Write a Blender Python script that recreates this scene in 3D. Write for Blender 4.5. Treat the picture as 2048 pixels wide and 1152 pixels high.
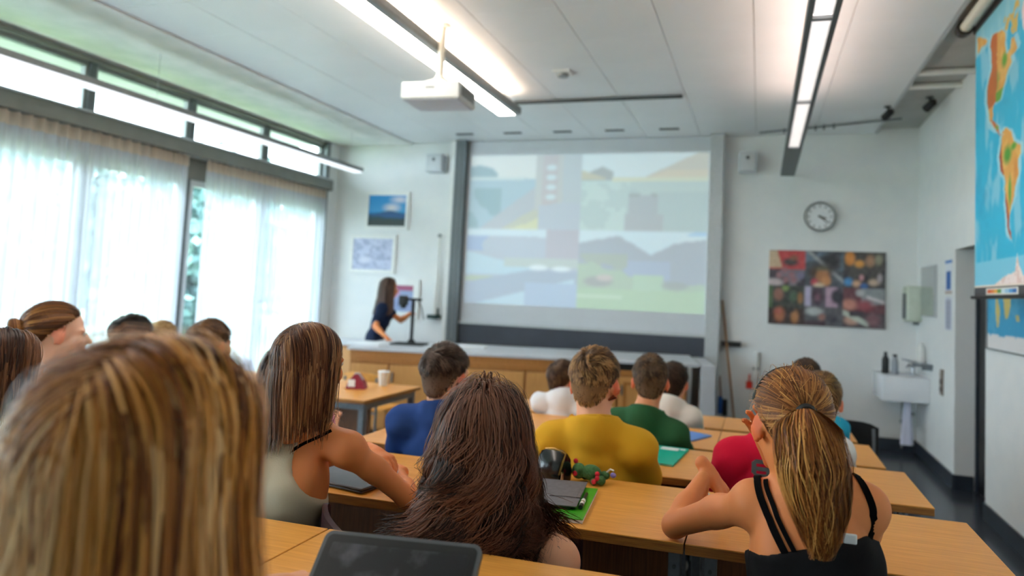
import bpy, bmesh, math, random
import numpy as np
from mathutils import Vector, Matrix

for o in list(bpy.data.objects):
    bpy.data.objects.remove(o)
SC = bpy.context.scene
COL = SC.collection
random.seed(7)
RNG = np.random.default_rng(11)
PI = math.pi

# ------------------------------------------------------------------ camera, sky, sun, exposure
cam = bpy.data.cameras.new('camera'); camo = bpy.data.objects.new('camera', cam); COL.objects.link(camo)
def cam_matrix(yaw, pitch, roll, loc):
    cy, sy, cp, sp = math.cos(yaw), math.sin(yaw), math.cos(pitch), math.sin(pitch)
    f = Vector((sy*cp, cy*cp, sp)); r = Vector((cy, -sy, 0)); u = r.cross(f)
    r2 = math.cos(roll)*r + math.sin(roll)*u; u2 = -math.sin(roll)*r + math.cos(roll)*u
    m = Matrix((r2, u2, -f)).transposed().to_4x4(); m.translation = Vector(loc); return m
camo.matrix_world = cam_matrix(math.radians(-15.755), math.radians(3.65), math.radians(2.4915), (0, 0, 1.55))
cam.sensor_width = 36.0
cam.lens = 1315.63*36/2048
cam.shift_x = -(1151.95-1024)/2048
cam.shift_y = (502.04-576)/2048
cam.clip_start = 0.05; cam.clip_end = 300
cam.dof.use_dof = True; cam.dof.focus_distance = 1.65; cam.dof.aperture_fstop = 1.9
SC.camera = camo

W = bpy.data.worlds.new('sky'); SC.world = W; W.use_nodes = True
nt = W.node_tree; nt.nodes.clear()
bg = nt.nodes.new('ShaderNodeBackground'); wo = nt.nodes.new('ShaderNodeOutputWorld')
bg.inputs[0].default_value = (0.75, 0.86, 1.0, 1); bg.inputs[1].default_value = 6.5
nt.links.new(bg.outputs[0], wo.inputs[0])
sun = bpy.data.lights.new('sun', 'SUN'); sun.energy = 5.0; sun.angle = math.radians(1.5); sun.color = (1, .95, .86)
suno = bpy.data.objects.new('sun', sun); COL.objects.link(suno)
suno.rotation_euler = (math.radians(-12), math.radians(38), 0)      # comes from over the roof, lights the lawn outside

SC.view_settings.view_transform = 'Standard'; SC.view_settings.look = 'None'
SC.view_settings.gamma = 1; SC.view_settings.use_curve_mapping = False
SC.view_settings.exposure = 1.38
SC.cycles.use_denoising = True
SC.cycles.max_bounces = 8; SC.cycles.diffuse_bounces = 5; SC.cycles.transparent_max_bounces = 24
SC.cycles.sample_clamp_indirect = 6

# ------------------------------------------------------------------ colours and materials
def lin(h):
    h = h.lstrip('#'); v = [int(h[i:i+2], 16)/255 for i in (0, 2, 4)]
    return tuple(x/12.92 if x <= .04045 else ((x+.055)/1.055)**2.4 for x in v)
def L4(h): return (*lin(h), 1.0)

def base_mat(name):
    m = bpy.data.materials.new(name); m.use_nodes = True
    n = m.node_tree; b = n.nodes['Principled BSDF']; return m, n, b
def noise_mix(n, b, c1, c2, scale, stretch=(1, 1, 1), detail=3, rough_bump=0, lo=.35, hi=.65):
    tc = n.nodes.new('ShaderNodeTexCoord'); mp = n.nodes.new('ShaderNodeMapping'); mp.inputs['Scale'].default_value = stretch
    nz = n.nodes.new('ShaderNodeTexNoise'); nz.inputs['Scale'].default_value = scale; nz.inputs['Detail'].default_value = detail
    cr = n.nodes.new('ShaderNodeValToRGB'); cr.color_ramp.elements[0].position = lo; cr.color_ramp.elements[1].position = hi
    cr.color_ramp.elements[0].color = c1; cr.color_ramp.elements[1].color = c2
    n.links.new(tc.outputs['Object'], mp.inputs[0]); n.links.new(mp.outputs[0], nz.inputs['Vector'])
    n.links.new(nz.outputs['Fac'], cr.inputs[0]); n.links.new(cr.outputs[0], b.inputs['Base Color'])
    if rough_bump:
        bp = n.nodes.new('ShaderNodeBump'); bp.inputs['Strength'].default_value = rough_bump; bp.inputs['Distance'].default_value = .002
        n.links.new(nz.outputs['Fac'], bp.inputs['Height']); n.links.new(bp.outputs[0], b.inputs['Normal'])
    return nz
def M(name, c, rough=.5, metal=0, c2=None, scale=30, stretch=(1, 1, 1), bump=0, spec=.5, emit=None, es=1.0, detail=3):
    m, n, b = base_mat(name)
    b.inputs['Base Color'].default_value = L4(c); b.inputs['Roughness'].default_value = rough; b.inputs['Metallic'].default_value = metal
    b.inputs['Specular IOR Level'].default_value = spec
    noise_mix(n, b, L4(c), L4(c2 or c), scale, stretch, detail, bump)
    if emit:
        b.inputs['Emission Color'].default_value = L4(emit); b.inputs['Emission Strength'].default_value = es
    return m
def M_attr(name, rough=.6, spec=.3, emit=0, sheen=0, sss=0, bumps=None, trans=0):
    m, n, b = base_mat(name)
    a = n.nodes.new('ShaderNodeAttribute'); a.attribute_name = 'Col'
    n.links.new(a.outputs['Color'], b.inputs['Base Color'])
    b.inputs['Roughness'].default_value = rough; b.inputs['Specular IOR Level'].default_value = spec
    if emit:
        n.links.new(a.outputs['Color'], b.inputs['Emission Color']); b.inputs['Emission Strength'].default_value = emit
    if sss:
        b.inputs['Subsurface Weight'].default_value = sss; b.inputs['Subsurface Radius'].default_value = (.012, .005, .003); b.inputs['Subsurface Scale'].default_value = 1.0
    if bumps:
        nz = n.nodes.new('ShaderNodeTexNoise'); nz.inputs['Scale'].default_value = bumps[0]; bp = n.nodes.new('ShaderNodeBump')
        tc = n.nodes.new('ShaderNodeTexCoord'); n.links.new(tc.outputs['Object'], nz.inputs['Vector'])
        bp.inputs['Strength'].default_value = bumps[1]; bp.inputs['Distance'].default_value = .001
        n.links.new(nz.outputs['Fac'], bp.inputs['Height']); n.links.new(bp.outputs[0], b.inputs['Normal'])
    return m

MT = {}
MT['wall'] = M('white_wall_paint', '#e6e7e6', .85, c2='#e2e4e4', scale=6, spec=.2)
MT['ceil'] = M('ceiling_metal', '#e9ebed', .42, c2='#e5e8ea', scale=2, spec=.4)
MT['slab'] = M('slab_grey', '#b9bab6', .9, c2='#b0b1ad', scale=5)
MT['soffit'] = M('window_soffit_paint', '#f4f3f1', .7, c2='#e6e8e4', scale=4)
MT['floor'] = M('dark_linoleum', '#343b46', .2, c2='#3d4550', scale=8, spec=.5)
MT['base'] = M('dark_baseboard', '#2b333e', .35, c2='#303944', scale=10)
MT['alu'] = M('grey_aluminium', '#8d9191', .4, .3, c2='#858989', scale=30)
MT['alu_light'] = M('light_aluminium', '#c3c6c8', .4, .2, c2='#bcc0c2', scale=30)
MT['alu_dark'] = M('dark_aluminium', '#6b7073', .45, .3, c2='#646a6d', scale=30)
MT['lintel'] = M('grey_green_lintel_paint', '#7d7e77', .6, c2='#777872', scale=8)
MT['wood'] = M('oak_desk_top', '#eea94f', .36, c2='#de9740', scale=6, stretch=(1.2, 26, 26), bump=.08, detail=5)
MT['wood_edge'] = M('plywood_edge', '#b57a36', .5, c2='#8a5422', scale=5, stretch=(2, 4, 120), bump=.1, detail=4)
MT['wood_panel'] = M('brown_modesty_panel', '#84502a', .5, c2='#6d3f1f', scale=6, stretch=(30, 30, 1.2), bump=.05, detail=4)
MT['wood_cab'] = M('honey_oak_cabinet', '#d09858', .45, c2='#c48b4d', scale=5, stretch=(20, 20, 1.0), detail=4)
MT['wood_cab_dark'] = M('honey_oak_frame', '#ad7234', .45, c2='#a0672c', scale=5, stretch=(20, 20, 1.0), detail=4)
MT['steel'] = M('grey_steel_tube', '#8f959b', .35, .6, c2='#868c92', scale=40)
MT['chair'] = M('maroon_chair_shell', '#3d1a20', .4, c2='#35151b', scale=12)
MT['black'] = M('black_plastic', '#0e0f11', .4, c2='#131417', scale=30)
MT['strap'] = M('black_strap_cloth', '#08080a', .9, c2='#0b0b0d', scale=80, spec=.08)
MT['blackm'] = M('black_rubber', '#15171a', .7, c2='#191b1f', scale=30)
MT['white'] = M('white_plastic', '#e9e9e6', .4, c2='#e4e4e1', scale=20)
MT['cream'] = M('cream_plastic', '#e8e2d4', .45, c2='#e2dccd', scale=20)
MT['ceramic'] = M('white_ceramic', '#e9ecf0', .12, c2='#e5e9ee', scale=6)
MT['chrome'] = M('chrome', '#c9ccd0', .12, 1, c2='#c4c7cb', scale=20)
MT['mirror'] = M('mirror_glass', '#c8cdd2', .03, 1, c2='#c8cdd2', scale=2)
MT['blackboard'] = M('dark_slate_board', '#3f434e', .6, c2='#3a3e49', scale=4)
MT['screen_white'] = M('matt_white_board', '#cfd2d6', .6, c2='#cbced3', scale=3)
MT['bench_top'] = M('pale_grey_bench_top', '#c9ccd2', .35, c2='#c3c7cd', scale=10)
MT['panel_grey'] = M('pale_grey_panel', '#c3c6cc', .5, c2='#bfc2c8', scale=10)
MT['door'] = M('dark_door_paint', '#15181c', .45, c2='#191c21', scale=10)
MT['doorframe'] = M('blue_black_door_frame', '#1d2b3a', .4, c2='#1a2735', scale=10)
MT['reveal'] = M('grey_reveal_paint', '#b3aaa7', .8, c2='#aea5a2', scale=6)
MT['paper'] = M('white_paper', '#eceef0', .7, c2='#e6e9ec', scale=20)
MT['print'] = M_attr('printed_picture', .5, .3)
MT['map'] = M_attr('printed_map', .45, .35)
MT['screen'] = M_attr('projected_picture', .6, .2, emit=.14)
MT['skin'] = M_attr('skin', .5, .35, sss=.12, bumps=(240, .12))
MT['hair'] = M_attr('hair', .42, .22)
MT['lamp'] = M('lamp_diffuser', '#ffffff', .5, emit='#fff5ec', es=5.5)
MT['lamp_dim'] = M('lamp_diffuser_cool', '#ffffff', .5, emit='#eef4ff', es=.42)
MT['lamp_right'] = M('lamp_louvre_glow', '#ffffff', .5, emit='#fff1ea', es=1.7)
MT['grass'] = M('lawn', '#7d9466', .9, c2='#697f55', scale=2.0)
MT['leaf'] = M('leaf_green', '#56786f', .6, c2='#35585a', scale=3)
MT['bark'] = M('bark', '#5a4a3a', .9, c2='#4a3c2e', scale=20)

def glass_mat(name, tint, gloss=.06):
    m = bpy.data.materials.new(name); m.use_nodes = True; n = m.node_tree; n.nodes.clear()
    o = n.nodes.new('ShaderNodeOutputMaterial'); mx = n.nodes.new('ShaderNodeMixShader'); mx.inputs[0].default_value = gloss
    t = n.nodes.new('ShaderNodeBsdfTransparent'); t.inputs[0].default_value = tint; g = n.nodes.new('ShaderNodeBsdfGlossy'); g.inputs['Roughness'].default_value = .02
    n.links.new(t.outputs[0], mx.inputs[1]); n.links.new(g.outputs[0], mx.inputs[2]); n.links.new(mx.outputs[0], o.inputs[0]); return m
MT['glass'] = glass_mat('window_glass', (.94, .98, .96, 1))
MT['bottle_glass'] = glass_mat('clear_bottle_plastic', (.75, .77, .8, 1), .15)
def sheer(name, col, alpha):
    m = bpy.data.materials.new(name); m.use_nodes = True; n = m.node_tree; n.nodes.clear()
    o = n.nodes.new('ShaderNodeOutputMaterial'); mx = n.nodes.new('ShaderNodeMixShader'); m2 = n.nodes.new('ShaderNodeMixShader')
    t = n.nodes.new('ShaderNodeBsdfTransparent'); d = n.nodes.new('ShaderNodeBsdfDiffuse'); tr = n.nodes.new('ShaderNodeBsdfTranslucent')
    d.inputs[0].default_value = L4(col); tr.inputs[0].default_value = L4(col); m2.inputs[0].default_value = .55
    n.links.new(d.outputs[0], m2.inputs[1]); n.links.new(tr.outputs[0], m2.inputs[2])
    # woven threads: a fine weave makes the open part vary a little
    tc = n.nodes.new('ShaderNodeTexCoord'); mp = n.nodes.new('ShaderNodeMapping'); mp.inputs['Scale'].default_value = (60, 60, 3)
    nz = n.nodes.new('ShaderNodeTexNoise'); nz.inputs['Scale'].default_value = 1.0; mr = n.nodes.new('ShaderNodeMapRange')
    mr.inputs['To Min'].default_value = alpha-.12; mr.inputs['To Max'].default_value = alpha+.12
    n.links.new(tc.outputs['Object'], mp.inputs[0]); n.links.new(mp.outputs[0], nz.inputs['Vector']); n.links.new(nz.outputs['Fac'], mr.inputs[0])
    n.links.new(mr.outputs[0], mx.inputs[0]); n.links.new(t.outputs[0], mx.inputs[1]); n.links.new(m2.outputs[0], mx.inputs[2])
    n.links.new(mx.outputs[0], o.inputs[0]); return m
MT['sheer'] = sheer('sheer_curtain_voile', '#e6e9f2', .62)
MT['tape'] = sheer('curtain_heading_tape', '#e6d6c4', .82)

# ------------------------------------------------------------------ mesh helpers
class MB:
    def __init__(s): s.v = []; s.f = []; s.mi = []
    def add(s, vs, fs, mi=0):
        o = len(s.v); s.v += [tuple(p) for p in vs]; s.f += [tuple(i+o for i in f) for f in fs]; s.mi += [mi]*len(fs); return s
    def box(s, x0, x1, y0, y1, z0, z1, b=0.0, mi=0):
        if x0 > x1: x0, x1 = x1, x0
        if y0 > y1: y0, y1 = y1, y0
        if z0 > z1: z0, z1 = z1, z0
        if b <= 0:
            vs = [(x, y, z) for z in (z0, z1) for y in (y0, y1) for x in (x0, x1)]
            return s.add(vs, [(0, 2, 3, 1), (4, 5, 7, 6), (0, 1, 5, 4), (2, 6, 7, 3), (0, 4, 6, 2), (1, 3, 7, 5)], mi)
        b = min(b, (x1-x0)*.45, (y1-y0)*.45, (z1-z0)*.45)
        bm = bmesh.new(); bmesh.ops.create_cube(bm, size=1)
        for v in bm.verts:
            v.co = Vector(((x0+x1)/2+v.co.x*(x1-x0), (y0+y1)/2+v.co.y*(y1-y0), (z0+z1)/2+v.co.z*(z1-z0)))
        bmesh.ops.bevel(bm, geom=bm.edges[:], offset=b, segments=2, affect='EDGES', profile=.5)
        return s.bm(bm, mi)
    def bm(s, bm, mi=0):
        bm.verts.index_update(); vs = [v.co[:] for v in bm.verts]; fs = [[v.index for v in f.verts] for f in bm.faces]; bm.free(); return s.add(vs, fs, mi)
    def tube(s, pts, r, n=8, mi=0, cap=True):
        pts = [Vector(p) for p in pts]; rs = r if isinstance(r, (list, tuple)) else [r]*len(pts)
        vs = []; fs = []; up = None
        for i, p in enumerate(pts):
            t = (pts[min(i+1, len(pts)-1)]-pts[max(i-1, 0)]).normalized()
            if up is None: up = Vector((0, 0, 1)) if abs(t.z) < .9 else Vector((1, 0, 0))
            a = t.cross(up).normalized(); up = a.cross(t).normalized()
            for k in range(n):
                q = 2*PI*k/n; vs.append(p+(a*math.cos(q)+up*math.sin(q))*rs[i])
        for i in range(len(pts)-1):
            for k in range(n): fs.append((i*n+k, i*n+(k+1) % n, (i+1)*n+(k+1) % n, (i+1)*n+k))
        if cap: fs.append(tuple(range(n))[::-1]); fs.append(tuple((len(pts)-1)*n+k for k in range(n)))
        return s.add(vs, fs, mi)
    def lathe(s, prof, c=(0, 0, 0), n=24, axis='z', mi=0, sx=1, sy=1):
        vs = []; fs = []
        for (r, h) in prof:
            for k in range(n):
                q = 2*PI*k/n; a, b = r*math.cos(q)*sx, r*math.sin(q)*sy
                p = (a, b, h) if axis == 'z' else ((a, h, b) if axis == 'y' else (h, a, b))
                vs.append((p[0]+c[0], p[1]+c[1], p[2]+c[2]))
        for i in range(len(prof)-1):
            for k in range(n): fs.append((i*n+k, i*n+(k+1) % n, (i+1)*n+(k+1) % n, (i+1)*n+k))
        fs.append(tuple(range(n))[::-1]); fs.append(tuple((len(prof)-1)*n+k for k in range(n)))
        return s.add(vs, fs, mi)
    def prism(s, poly, z0, z1, mi=0):
        n = len(poly); vs = [(x, y, z0) for x, y in poly]+[(x, y, z1) for x, y in poly]
        fs = [tuple(range(n))[::-1], tuple(range(n, 2*n))]+[(i, (i+1) % n, n+(i+1) % n, n+i) for i in range(n)]
        return s.add(vs, fs, mi)
    def rot(s, m):
        s.v = [tuple(m @ Vector(p)) for p in s.v]; return s
    def mesh(s, name, mat):
        me = bpy.data.meshes.new(name); me.from_pydata(s.v, [], s.f)
        for m in (mat if isinstance(mat, (list, tuple)) else [mat]): me.materials.append(m)
        if any(s.mi): me.polygons.foreach_set('material_index', s.mi)
        bm = bmesh.new(); bm.from_mesh(me); bmesh.ops.recalc_face_normals(bm, faces=bm.faces); bm.to_mesh(me); bm.free()
        return me
    def build(s, name, mat, parent=None, smooth=False, kind=None, label=None):
        me = s.mesh(name, mat); o = bpy.data.objects.new(name, me); COL.objects.link(o)
        if smooth: smooth_by_angle(me)
        if parent is not None: o.parent = parent
        if kind: o['kind'] = kind
        if label: o['label'] = label
        return o
def smooth_by_angle(me, ang=40):
    me.polygons.foreach_set('use_smooth', [True]*len(me.polygons))
    try: me.set_sharp_from_angle(angle=math.radians(ang))
    except Exception: pass
def B(*a, **k): return MB().box(*a, **k)
def thing(name, label, cat, loc=(0, 0, 0), rz=0.0, group=None):
    o = bpy.data.objects.new(name, None); COL.objects.link(o); o.empty_display_size = .1
    o.location = loc; o.rotation_euler = (0, 0, rz); o['label'] = label; o['category'] = cat
    if group: o['group'] = group
    return o
def tag(o, label, cat, group=None):
    o['label'] = label; o['category'] = cat
    if group: o['group'] = group
    return o
def struct(name, mb, mat, parent=None): return mb.build(name, mat, parent, kind='structure' if parent is None else None)
def copy_tree(o, parent=None):
    c = o.copy(); COL.objects.link(c)
    if parent is not None: c.parent = parent
    for ch in list(o.children): copy_tree(ch, c)
    return c
def np_mesh(name, V, F, mat, col=None, smooth=True):
    """mesh from numpy arrays; F is (n,4) or (n,3)"""
    me = bpy.data.meshes.new(name); V = np.asarray(V, np.float32); F = np.asarray(F, np.int32); k = F.shape[1]
    me.vertices.add(len(V)); me.vertices.foreach_set('co', V.ravel())
    me.loops.add(F.size); me.loops.foreach_set('vertex_index', F.ravel())
    me.polygons.add(len(F)); me.polygons.foreach_set('loop_start', np.arange(0, F.size, k, dtype=np.int32))
    try: me.polygons.foreach_set('loop_total', np.full(len(F), k, np.int32))
    except Exception: pass
    if smooth: me.polygons.foreach_set('use_smooth', np.ones(len(F), bool))
    me.update(calc_edges=True); me.validate()
    if col is not None:
        a = me.color_attributes.new('Col', 'FLOAT_COLOR', 'POINT'); c4 = np.ones((len(V), 4), np.float32); c4[:, :3] = col
        a.data.foreach_set('color', c4.ravel())
    me.materials.append(mat); return me
def picture(name, o, ux, uz, nx, ny, fn, mat, parent):
    """a printed sheet: grid from corner o spanned by ux, uz (metres); fn(u,v) gives linear colours, v up"""
    u, v = np.meshgrid(np.linspace(0, 1, nx), np.linspace(0, 1, ny)); u = u.ravel(); v = v.ravel()
    V = np.array(o)[None]+u[:, None]*np.array(ux)[None]+v[:, None]*np.array(uz)[None]
    i, j = np.meshgrid(np.arange(nx-1), np.arange(ny-1)); a = (j*nx+i).ravel()
    F = np.stack([a, a+1, a+nx+1, a+nx], 1)
    me = np_mesh(name, V, F, mat, np.clip(fn(u, v), 0, 1), smooth=False)
    ob = bpy.data.objects.new(name, me); COL.objects.link(ob); ob.parent = parent; return ob
# painting helpers for printed pictures
def vnoise(u, v, f, seed=0):
    r = np.random.default_rng(seed); g = r.random((64, 64)); x = u*f; y = v*f
    xi = np.floor(x).astype(int); yi = np.floor(y).astype(int); fx = x-xi; fy = y-yi; fx = fx*fx*(3-2*fx); fy = fy*fy*(3-2*fy)
    G = lambda a, b: g[a % 64, b % 64]
    return (G(xi, yi)*(1-fx)+G(xi+1, yi)*fx)*(1-fy)+(G(xi, yi+1)*(1-fx)+G(xi+1, yi+1)*fx)*fy
def fbm(u, v, f, seed=0, o=4): return sum(vnoise(u, v, f*2**k, seed+k)/2**k for k in range(o))/sum(1/2**k for k in range(o))
def inpoly(x, y, P):
    c = np.zeros(x.shape, bool); n = len(P)
    for i in range(n):
        x0, y0 = P[i]; x1, y1 = P[(i+1) % n]
        if y0 == y1: continue
        m = ((y0 > y) != (y1 > y)) & (x < (x1-x0)*(y-y0)/(y1-y0)+x0); c ^= m
    return c
def put(C, m, h, a=1.0):
    m = np.asarray(m, float)*a; C[:] = C*(1-m[:, None])+np.array(lin(h))[None]*m[:, None]
def soften(C, nx, ny, r):
    A = C.reshape(ny, nx, 3)
    for ax in (0, 1):
        P = np.pad(A, [(r, r) if q == ax else (0, 0) for q in range(3)], mode='edge'); A = sum(np.take(P, range(k, k+A.shape[ax]), axis=ax) for k in range(2*r+1))/(2*r+1)
    return A.reshape(-1, 3)
def blob(u, v, cx, cy, rx, ry, soft=.35): return np.clip((1-np.sqrt(((u-cx)/rx)**2+((v-cy)/ry)**2))/soft, 0, 1)
# ------------------------------------------------------------------ the room
XW, XL, YF, YB, ZP, ZS = 1.653, -5.79, 7.943, -2.6, 3.49, 3.545
floor = struct('floor', B(XL-.3, 2.2, YB-.2, YF+.25, -.12, 0), MT['floor'])
wf = struct('wall_front', B(XL-.3, 2.2, YF, YF+.25, 0, 3.8), MT['wall'])
wb = struct('wall_back', B(XL-.3, 2.2, YB-.2, YB, 0, 3.8), MT['wall'])
wr = MB().box(XW, XW+.4, YB, 5.67, 0, 3.8).box(XW, XW+.4, 6.488, YF, 0, 3.8).box(XW, XW+.4, 5.67, 6.488, 2.077, 3.8).box(2.053, 2.2, 5.5, 6.7, 0, 3.8)
wr = struct('wall_right', wr, MT['wall'])
wl = MB().box(XL-.12, XL+.02, 7.66, YF, 0, 3.8).box(XL-.12, XL, YB, 7.66, 3.46, 3.8).box(XL-.12, XL, YB, 7.66, -.1, .06)
wl = struct('wall_left', wl, MT['wall'])
ceil = struct('ceiling', B(XL-1.2, 2.2, YB-.2, YF+.25, ZS, 3.9), MT['slab'])
# suspended metal panels, each its own piece
PX0, PW, PL = -4.605, .645, .56
pm = {}
for i in range(9):
    for j in range(19):
        y0 = -2.55+PL*j; y1 = min(y0+PL, YF-.012)
        if y1-y0 < .05: continue
        k = round(y1-y0, 3)
        if k not in pm: pm[k] = B(.0025, PW-.0025, .0012, k-.0012, 0, .022, b=.002).mesh('ceiling_panel', MT['ceil'])
        o = bpy.data.objects.new('ceiling_panel', pm[k]); COL.objects.link(o); o.parent = ceil; o.location = (PX0+PW*i, y0, ZP)
B(XL, PX0-.02, YB, YF-.002, 3.475, 3.50).build('soffit_board', MT['soffit'], ceil)
B(1.2, 1.225, YB, YF-.01, ZP-.004, ZP+.04).build('edge_trim', MT['alu_light'], ceil)
# baseboards
struct('baseboard_right', MB().box(XW-.014, XW, YB, 5.67, 0, .125).box(XW-.014, XW, 6.488, YF, 0, .125).box(XW, 1.80, 6.474, 6.488, 0, .125), MT['base'])
struct('baseboard_front', B(-.3, XW, YF-.014, YF, 0, .125), MT['base'])
struct('baseboard_back', B(XL, XW, YB, YB+.014, 0, .125), MT['base'])
# door in the right wall
dr = bpy.data.objects.new('door_1', None); COL.objects.link(dr); dr['kind'] = 'structure'; dr.location = (1.81, 6.08, 0)
MB().box(.0, .05, -.405, -.355, 0, 2.07).box(0, .05, .355, .405, 0, 2.07).box(0, .05, -.355, .355, 2.02, 2.07).build('door_frame', MT['doorframe'], dr)
B(.012, .05, -.352, .352, .005, 2.018, b=.004).build('door_leaf', MT['door'], dr)
MB().tube([(.01, -.30, 1.05), (-.045, -.30, 1.05), (-.045, -.18, 1.05)], .009).box(.004, .012, -.32, -.28, .95, 1.12).build('door_handle', MT['chrome'], dr, True)
# stepped platform under the desk rows
struct('floor_platform', MB().box(-4.6, .5, YB+.02, 1.37, 0, .26).box(-4.6, .5, 1.37, 2.255, 0, .20).box(-4.6, .5, 2.255, 3.1, 0, .14).box(-2.4, .5, 3.1, 3.92, 0, .08).box(-2.4, .5, 3.92, 4.72, 0, .03), MT['floor'])

# window wall: bays between mullions, tall glazing, grey lintel, clerestory
edges = [7.65-1.09*k for k in range(10)]
for k in range(9):
    y1, y0 = edges[k], edges[k+1]
    w = bpy.data.objects.new('window_%d' % (k+1), None); COL.objects.link(w); w['kind'] = 'structure'; w.location = (XL-.05, y0, 0)
    L = y1-y0
    MB().box(-.06, .05, -.035, .035, .06, 2.57, b=.006).box(-.06, .05, -.03, .03, 2.94, 3.42, b=.006).build('mullion', MT['alu_dark'], w)
    s = MB()
    for (a, b, c, d) in ((.04, L-.04, .08, .15), (.04, L-.04, 2.50, 2.57), (.04, .095, .15, 2.50), (L-.095, L-.04, .15, 2.50)): s.box(-.03, .03, a, b, c, d, b=.005)
    s.build('sash_frame', MT['alu_light'], w)
    s = MB()
    for (a, b, c, d) in ((.03, L-.03, 2.94, 2.985), (.03, L-.03, 3.375, 3.42), (.03, .06, 2.985, 3.375), (L-.06, L-.03, 2.985, 3.375)): s.box(-.03, .03, a, b, c, d, b=.004)
    s.build('clerestory_frame', MT['alu'], w)
    B(-.004, .004, .09, L-.09, .15, 2.50).build('pane', MT['glass'], w)
    B(-.004, .004, .055, L-.055, 2.985, 3.375).build('clerestory_pane', MT['glass'], w)
w = struct('trim_1', MB().box(XL-.1, XL+.17, YB, 7.64, 2.79, 2.925, b=.004).box(XL-.1, XL, YB, 7.64, 2.57, 2.79), MT['lintel'])
B(XL-.1, XL+.03, YB, 7.655, 3.415, 3.462, b=.003).build('head_rail', MT['lintel'], w)
B(XL-.02, XL+.175, YB, 7.63, 2.925, 2.945, b=.004).build('ledge', MT['alu_light'], w)
MB().tube([(XL+.11, YB+.1, 2.795), (XL+.11, 7.62, 2.795)], .012).build('curtain_rail', MT['alu_dark'], w)
struct('trim_2', MB().box(XL-.1, XL+.06, 7.62, 7.69, .0, 3.46, b=.006), MT['alu_dark'])

def curtain(label, y0, y1, period, amp, seed):
    t = thing('curtain', label, 'curtain', (XL+.11, y0, 0), 0, 'sheer curtains along the window wall')
    r = np.random.default_rng(seed); n = int((y1-y0)/period*10)
    ys = np.linspace(0, y1-y0, n); ph = 2*PI*ys/period+np.cumsum(r.normal(0, .10, n))
    a2 = amp*(.75+.5*np.interp(ys, np.linspace(0, y1-y0, 14), r.random(14)))
    def sheet(name, zs, mat, sq):
        V = []; 
        for z in zs:
            f = min(1, (2.79-z)/1.2); p = ph+f*.7*np.sin(ys*3.1+seed)
            x = np.sin(p)
            if sq: x = np.clip(x*2.6, -1, 1)*1.25
            x = x*a2*(.8+.4*f)+f*.012*np.sin(ys*9+seed)
            V.append(np.stack([x, ys+np.cos(p)*a2*.35, np.full(n, z)], 1))
        V = np.concatenate(V); i, j = np.meshgrid(np.arange(n-1), np.arange(len(zs)-1)); a = (j*n+i).ravel()
        me = np_mesh(name, V, np.stack([a, a+1, a+n+1, a+n], 1), mat); o = bpy.data.objects.new(name, me); COL.objects.link(o); o.parent = t; return o
    sheet('voile', np.linspace(2.675, .06, 12), MT['sheer'], False)
    sheet('heading_tape', np.linspace(2.785, 2.675, 4), MT['tape'], True)
curtain('long sheer white curtain filling the left half of the window wall', .9, 4.95, .095, .026, 1)
curtain('narrow sheer white curtain panel left of the uncovered strip of glass', 4.93, 5.34, .058, .024, 2)
curtain('sheer white curtain between the uncovered glass and the front wall', 5.57, 7.60, .085, .026, 3)

# garden outside
struct('ground_lawn', B(-70, XL-.2, -30, 60, -.35, -.2), MT['grass'])
struct('terrace_path', B(-7.6, XL-.12, -12, 20, -.2, -.1), M('terrace_concrete', '#b7b5ae', .9, c2='#a9a79f', scale=3))
def tree(name, label, x, y, h, r, seed, group):
    t = thing(name, label, 'tree', (x, y, -.2), 0, group)
    rr = np.random.default_rng(seed)
    MB().tube([(0, 0, 0), (.08, .05, h*.3), (-.05, .1, h*.6), (0, .05, h*.85)], [.2, .16, .11, .04], 8).build('trunk', MT['bark'], t, True)
    n = 5600; cl = rr.normal(0, 1, (26, 3))*np.array([r*.5, r*.5, h*.2])+np.array([0, 0, h*.58])
    c = cl[rr.integers(0, 26, n)]+rr.normal(0, .42, (n, 3)); c[:, 2] = np.maximum(c[:, 2], .5)
    a = rr.normal(0, 1, (n, 3)); a /= np.linalg.norm(a, axis=1)[:, None]; b = np.cross(a, rr.normal(0, 1, (n, 3))); b /= np.linalg.norm(b, axis=1)[:, None]
    s = (.10+.10*rr.random(n))[:, None]
    V = np.stack([c-a*s, c-b*s*.6, c+a*s, c+b*s*.6], 1).reshape(-1, 3); F = np.arange(n*4).reshape(-1, 4)
    o = bpy.data.objects.new('crown', np_mesh('crown', V, F, MT['leaf'], smooth=False)); COL.objects.link(o); o.parent = t; o['kind'] = 'stuff'
for i, (x, y, h, r) in enumerate([(-14.5, 4.6, 3.9, 1.7), (-13.2, 8.2, 4.3, 1.6), (-16.5, 11.2, 4.6, 1.9), (-12.2, 12.0, 4.1, 1.5), (-15.5, 15.6, 4.7, 1.9), (-12.5, 17.5, 4.3, 1.7), (-20, 7.6, 4.9, 1.9), (-16.5, 20.5, 5.0, 2.1), (-21, 16.5, 5.4, 2.2)]):
    tree('garden_tree', 'leafy green tree in the garden seen through the sheer curtains', x, y, h, r, 40+i, 'trees in the garden')

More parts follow.
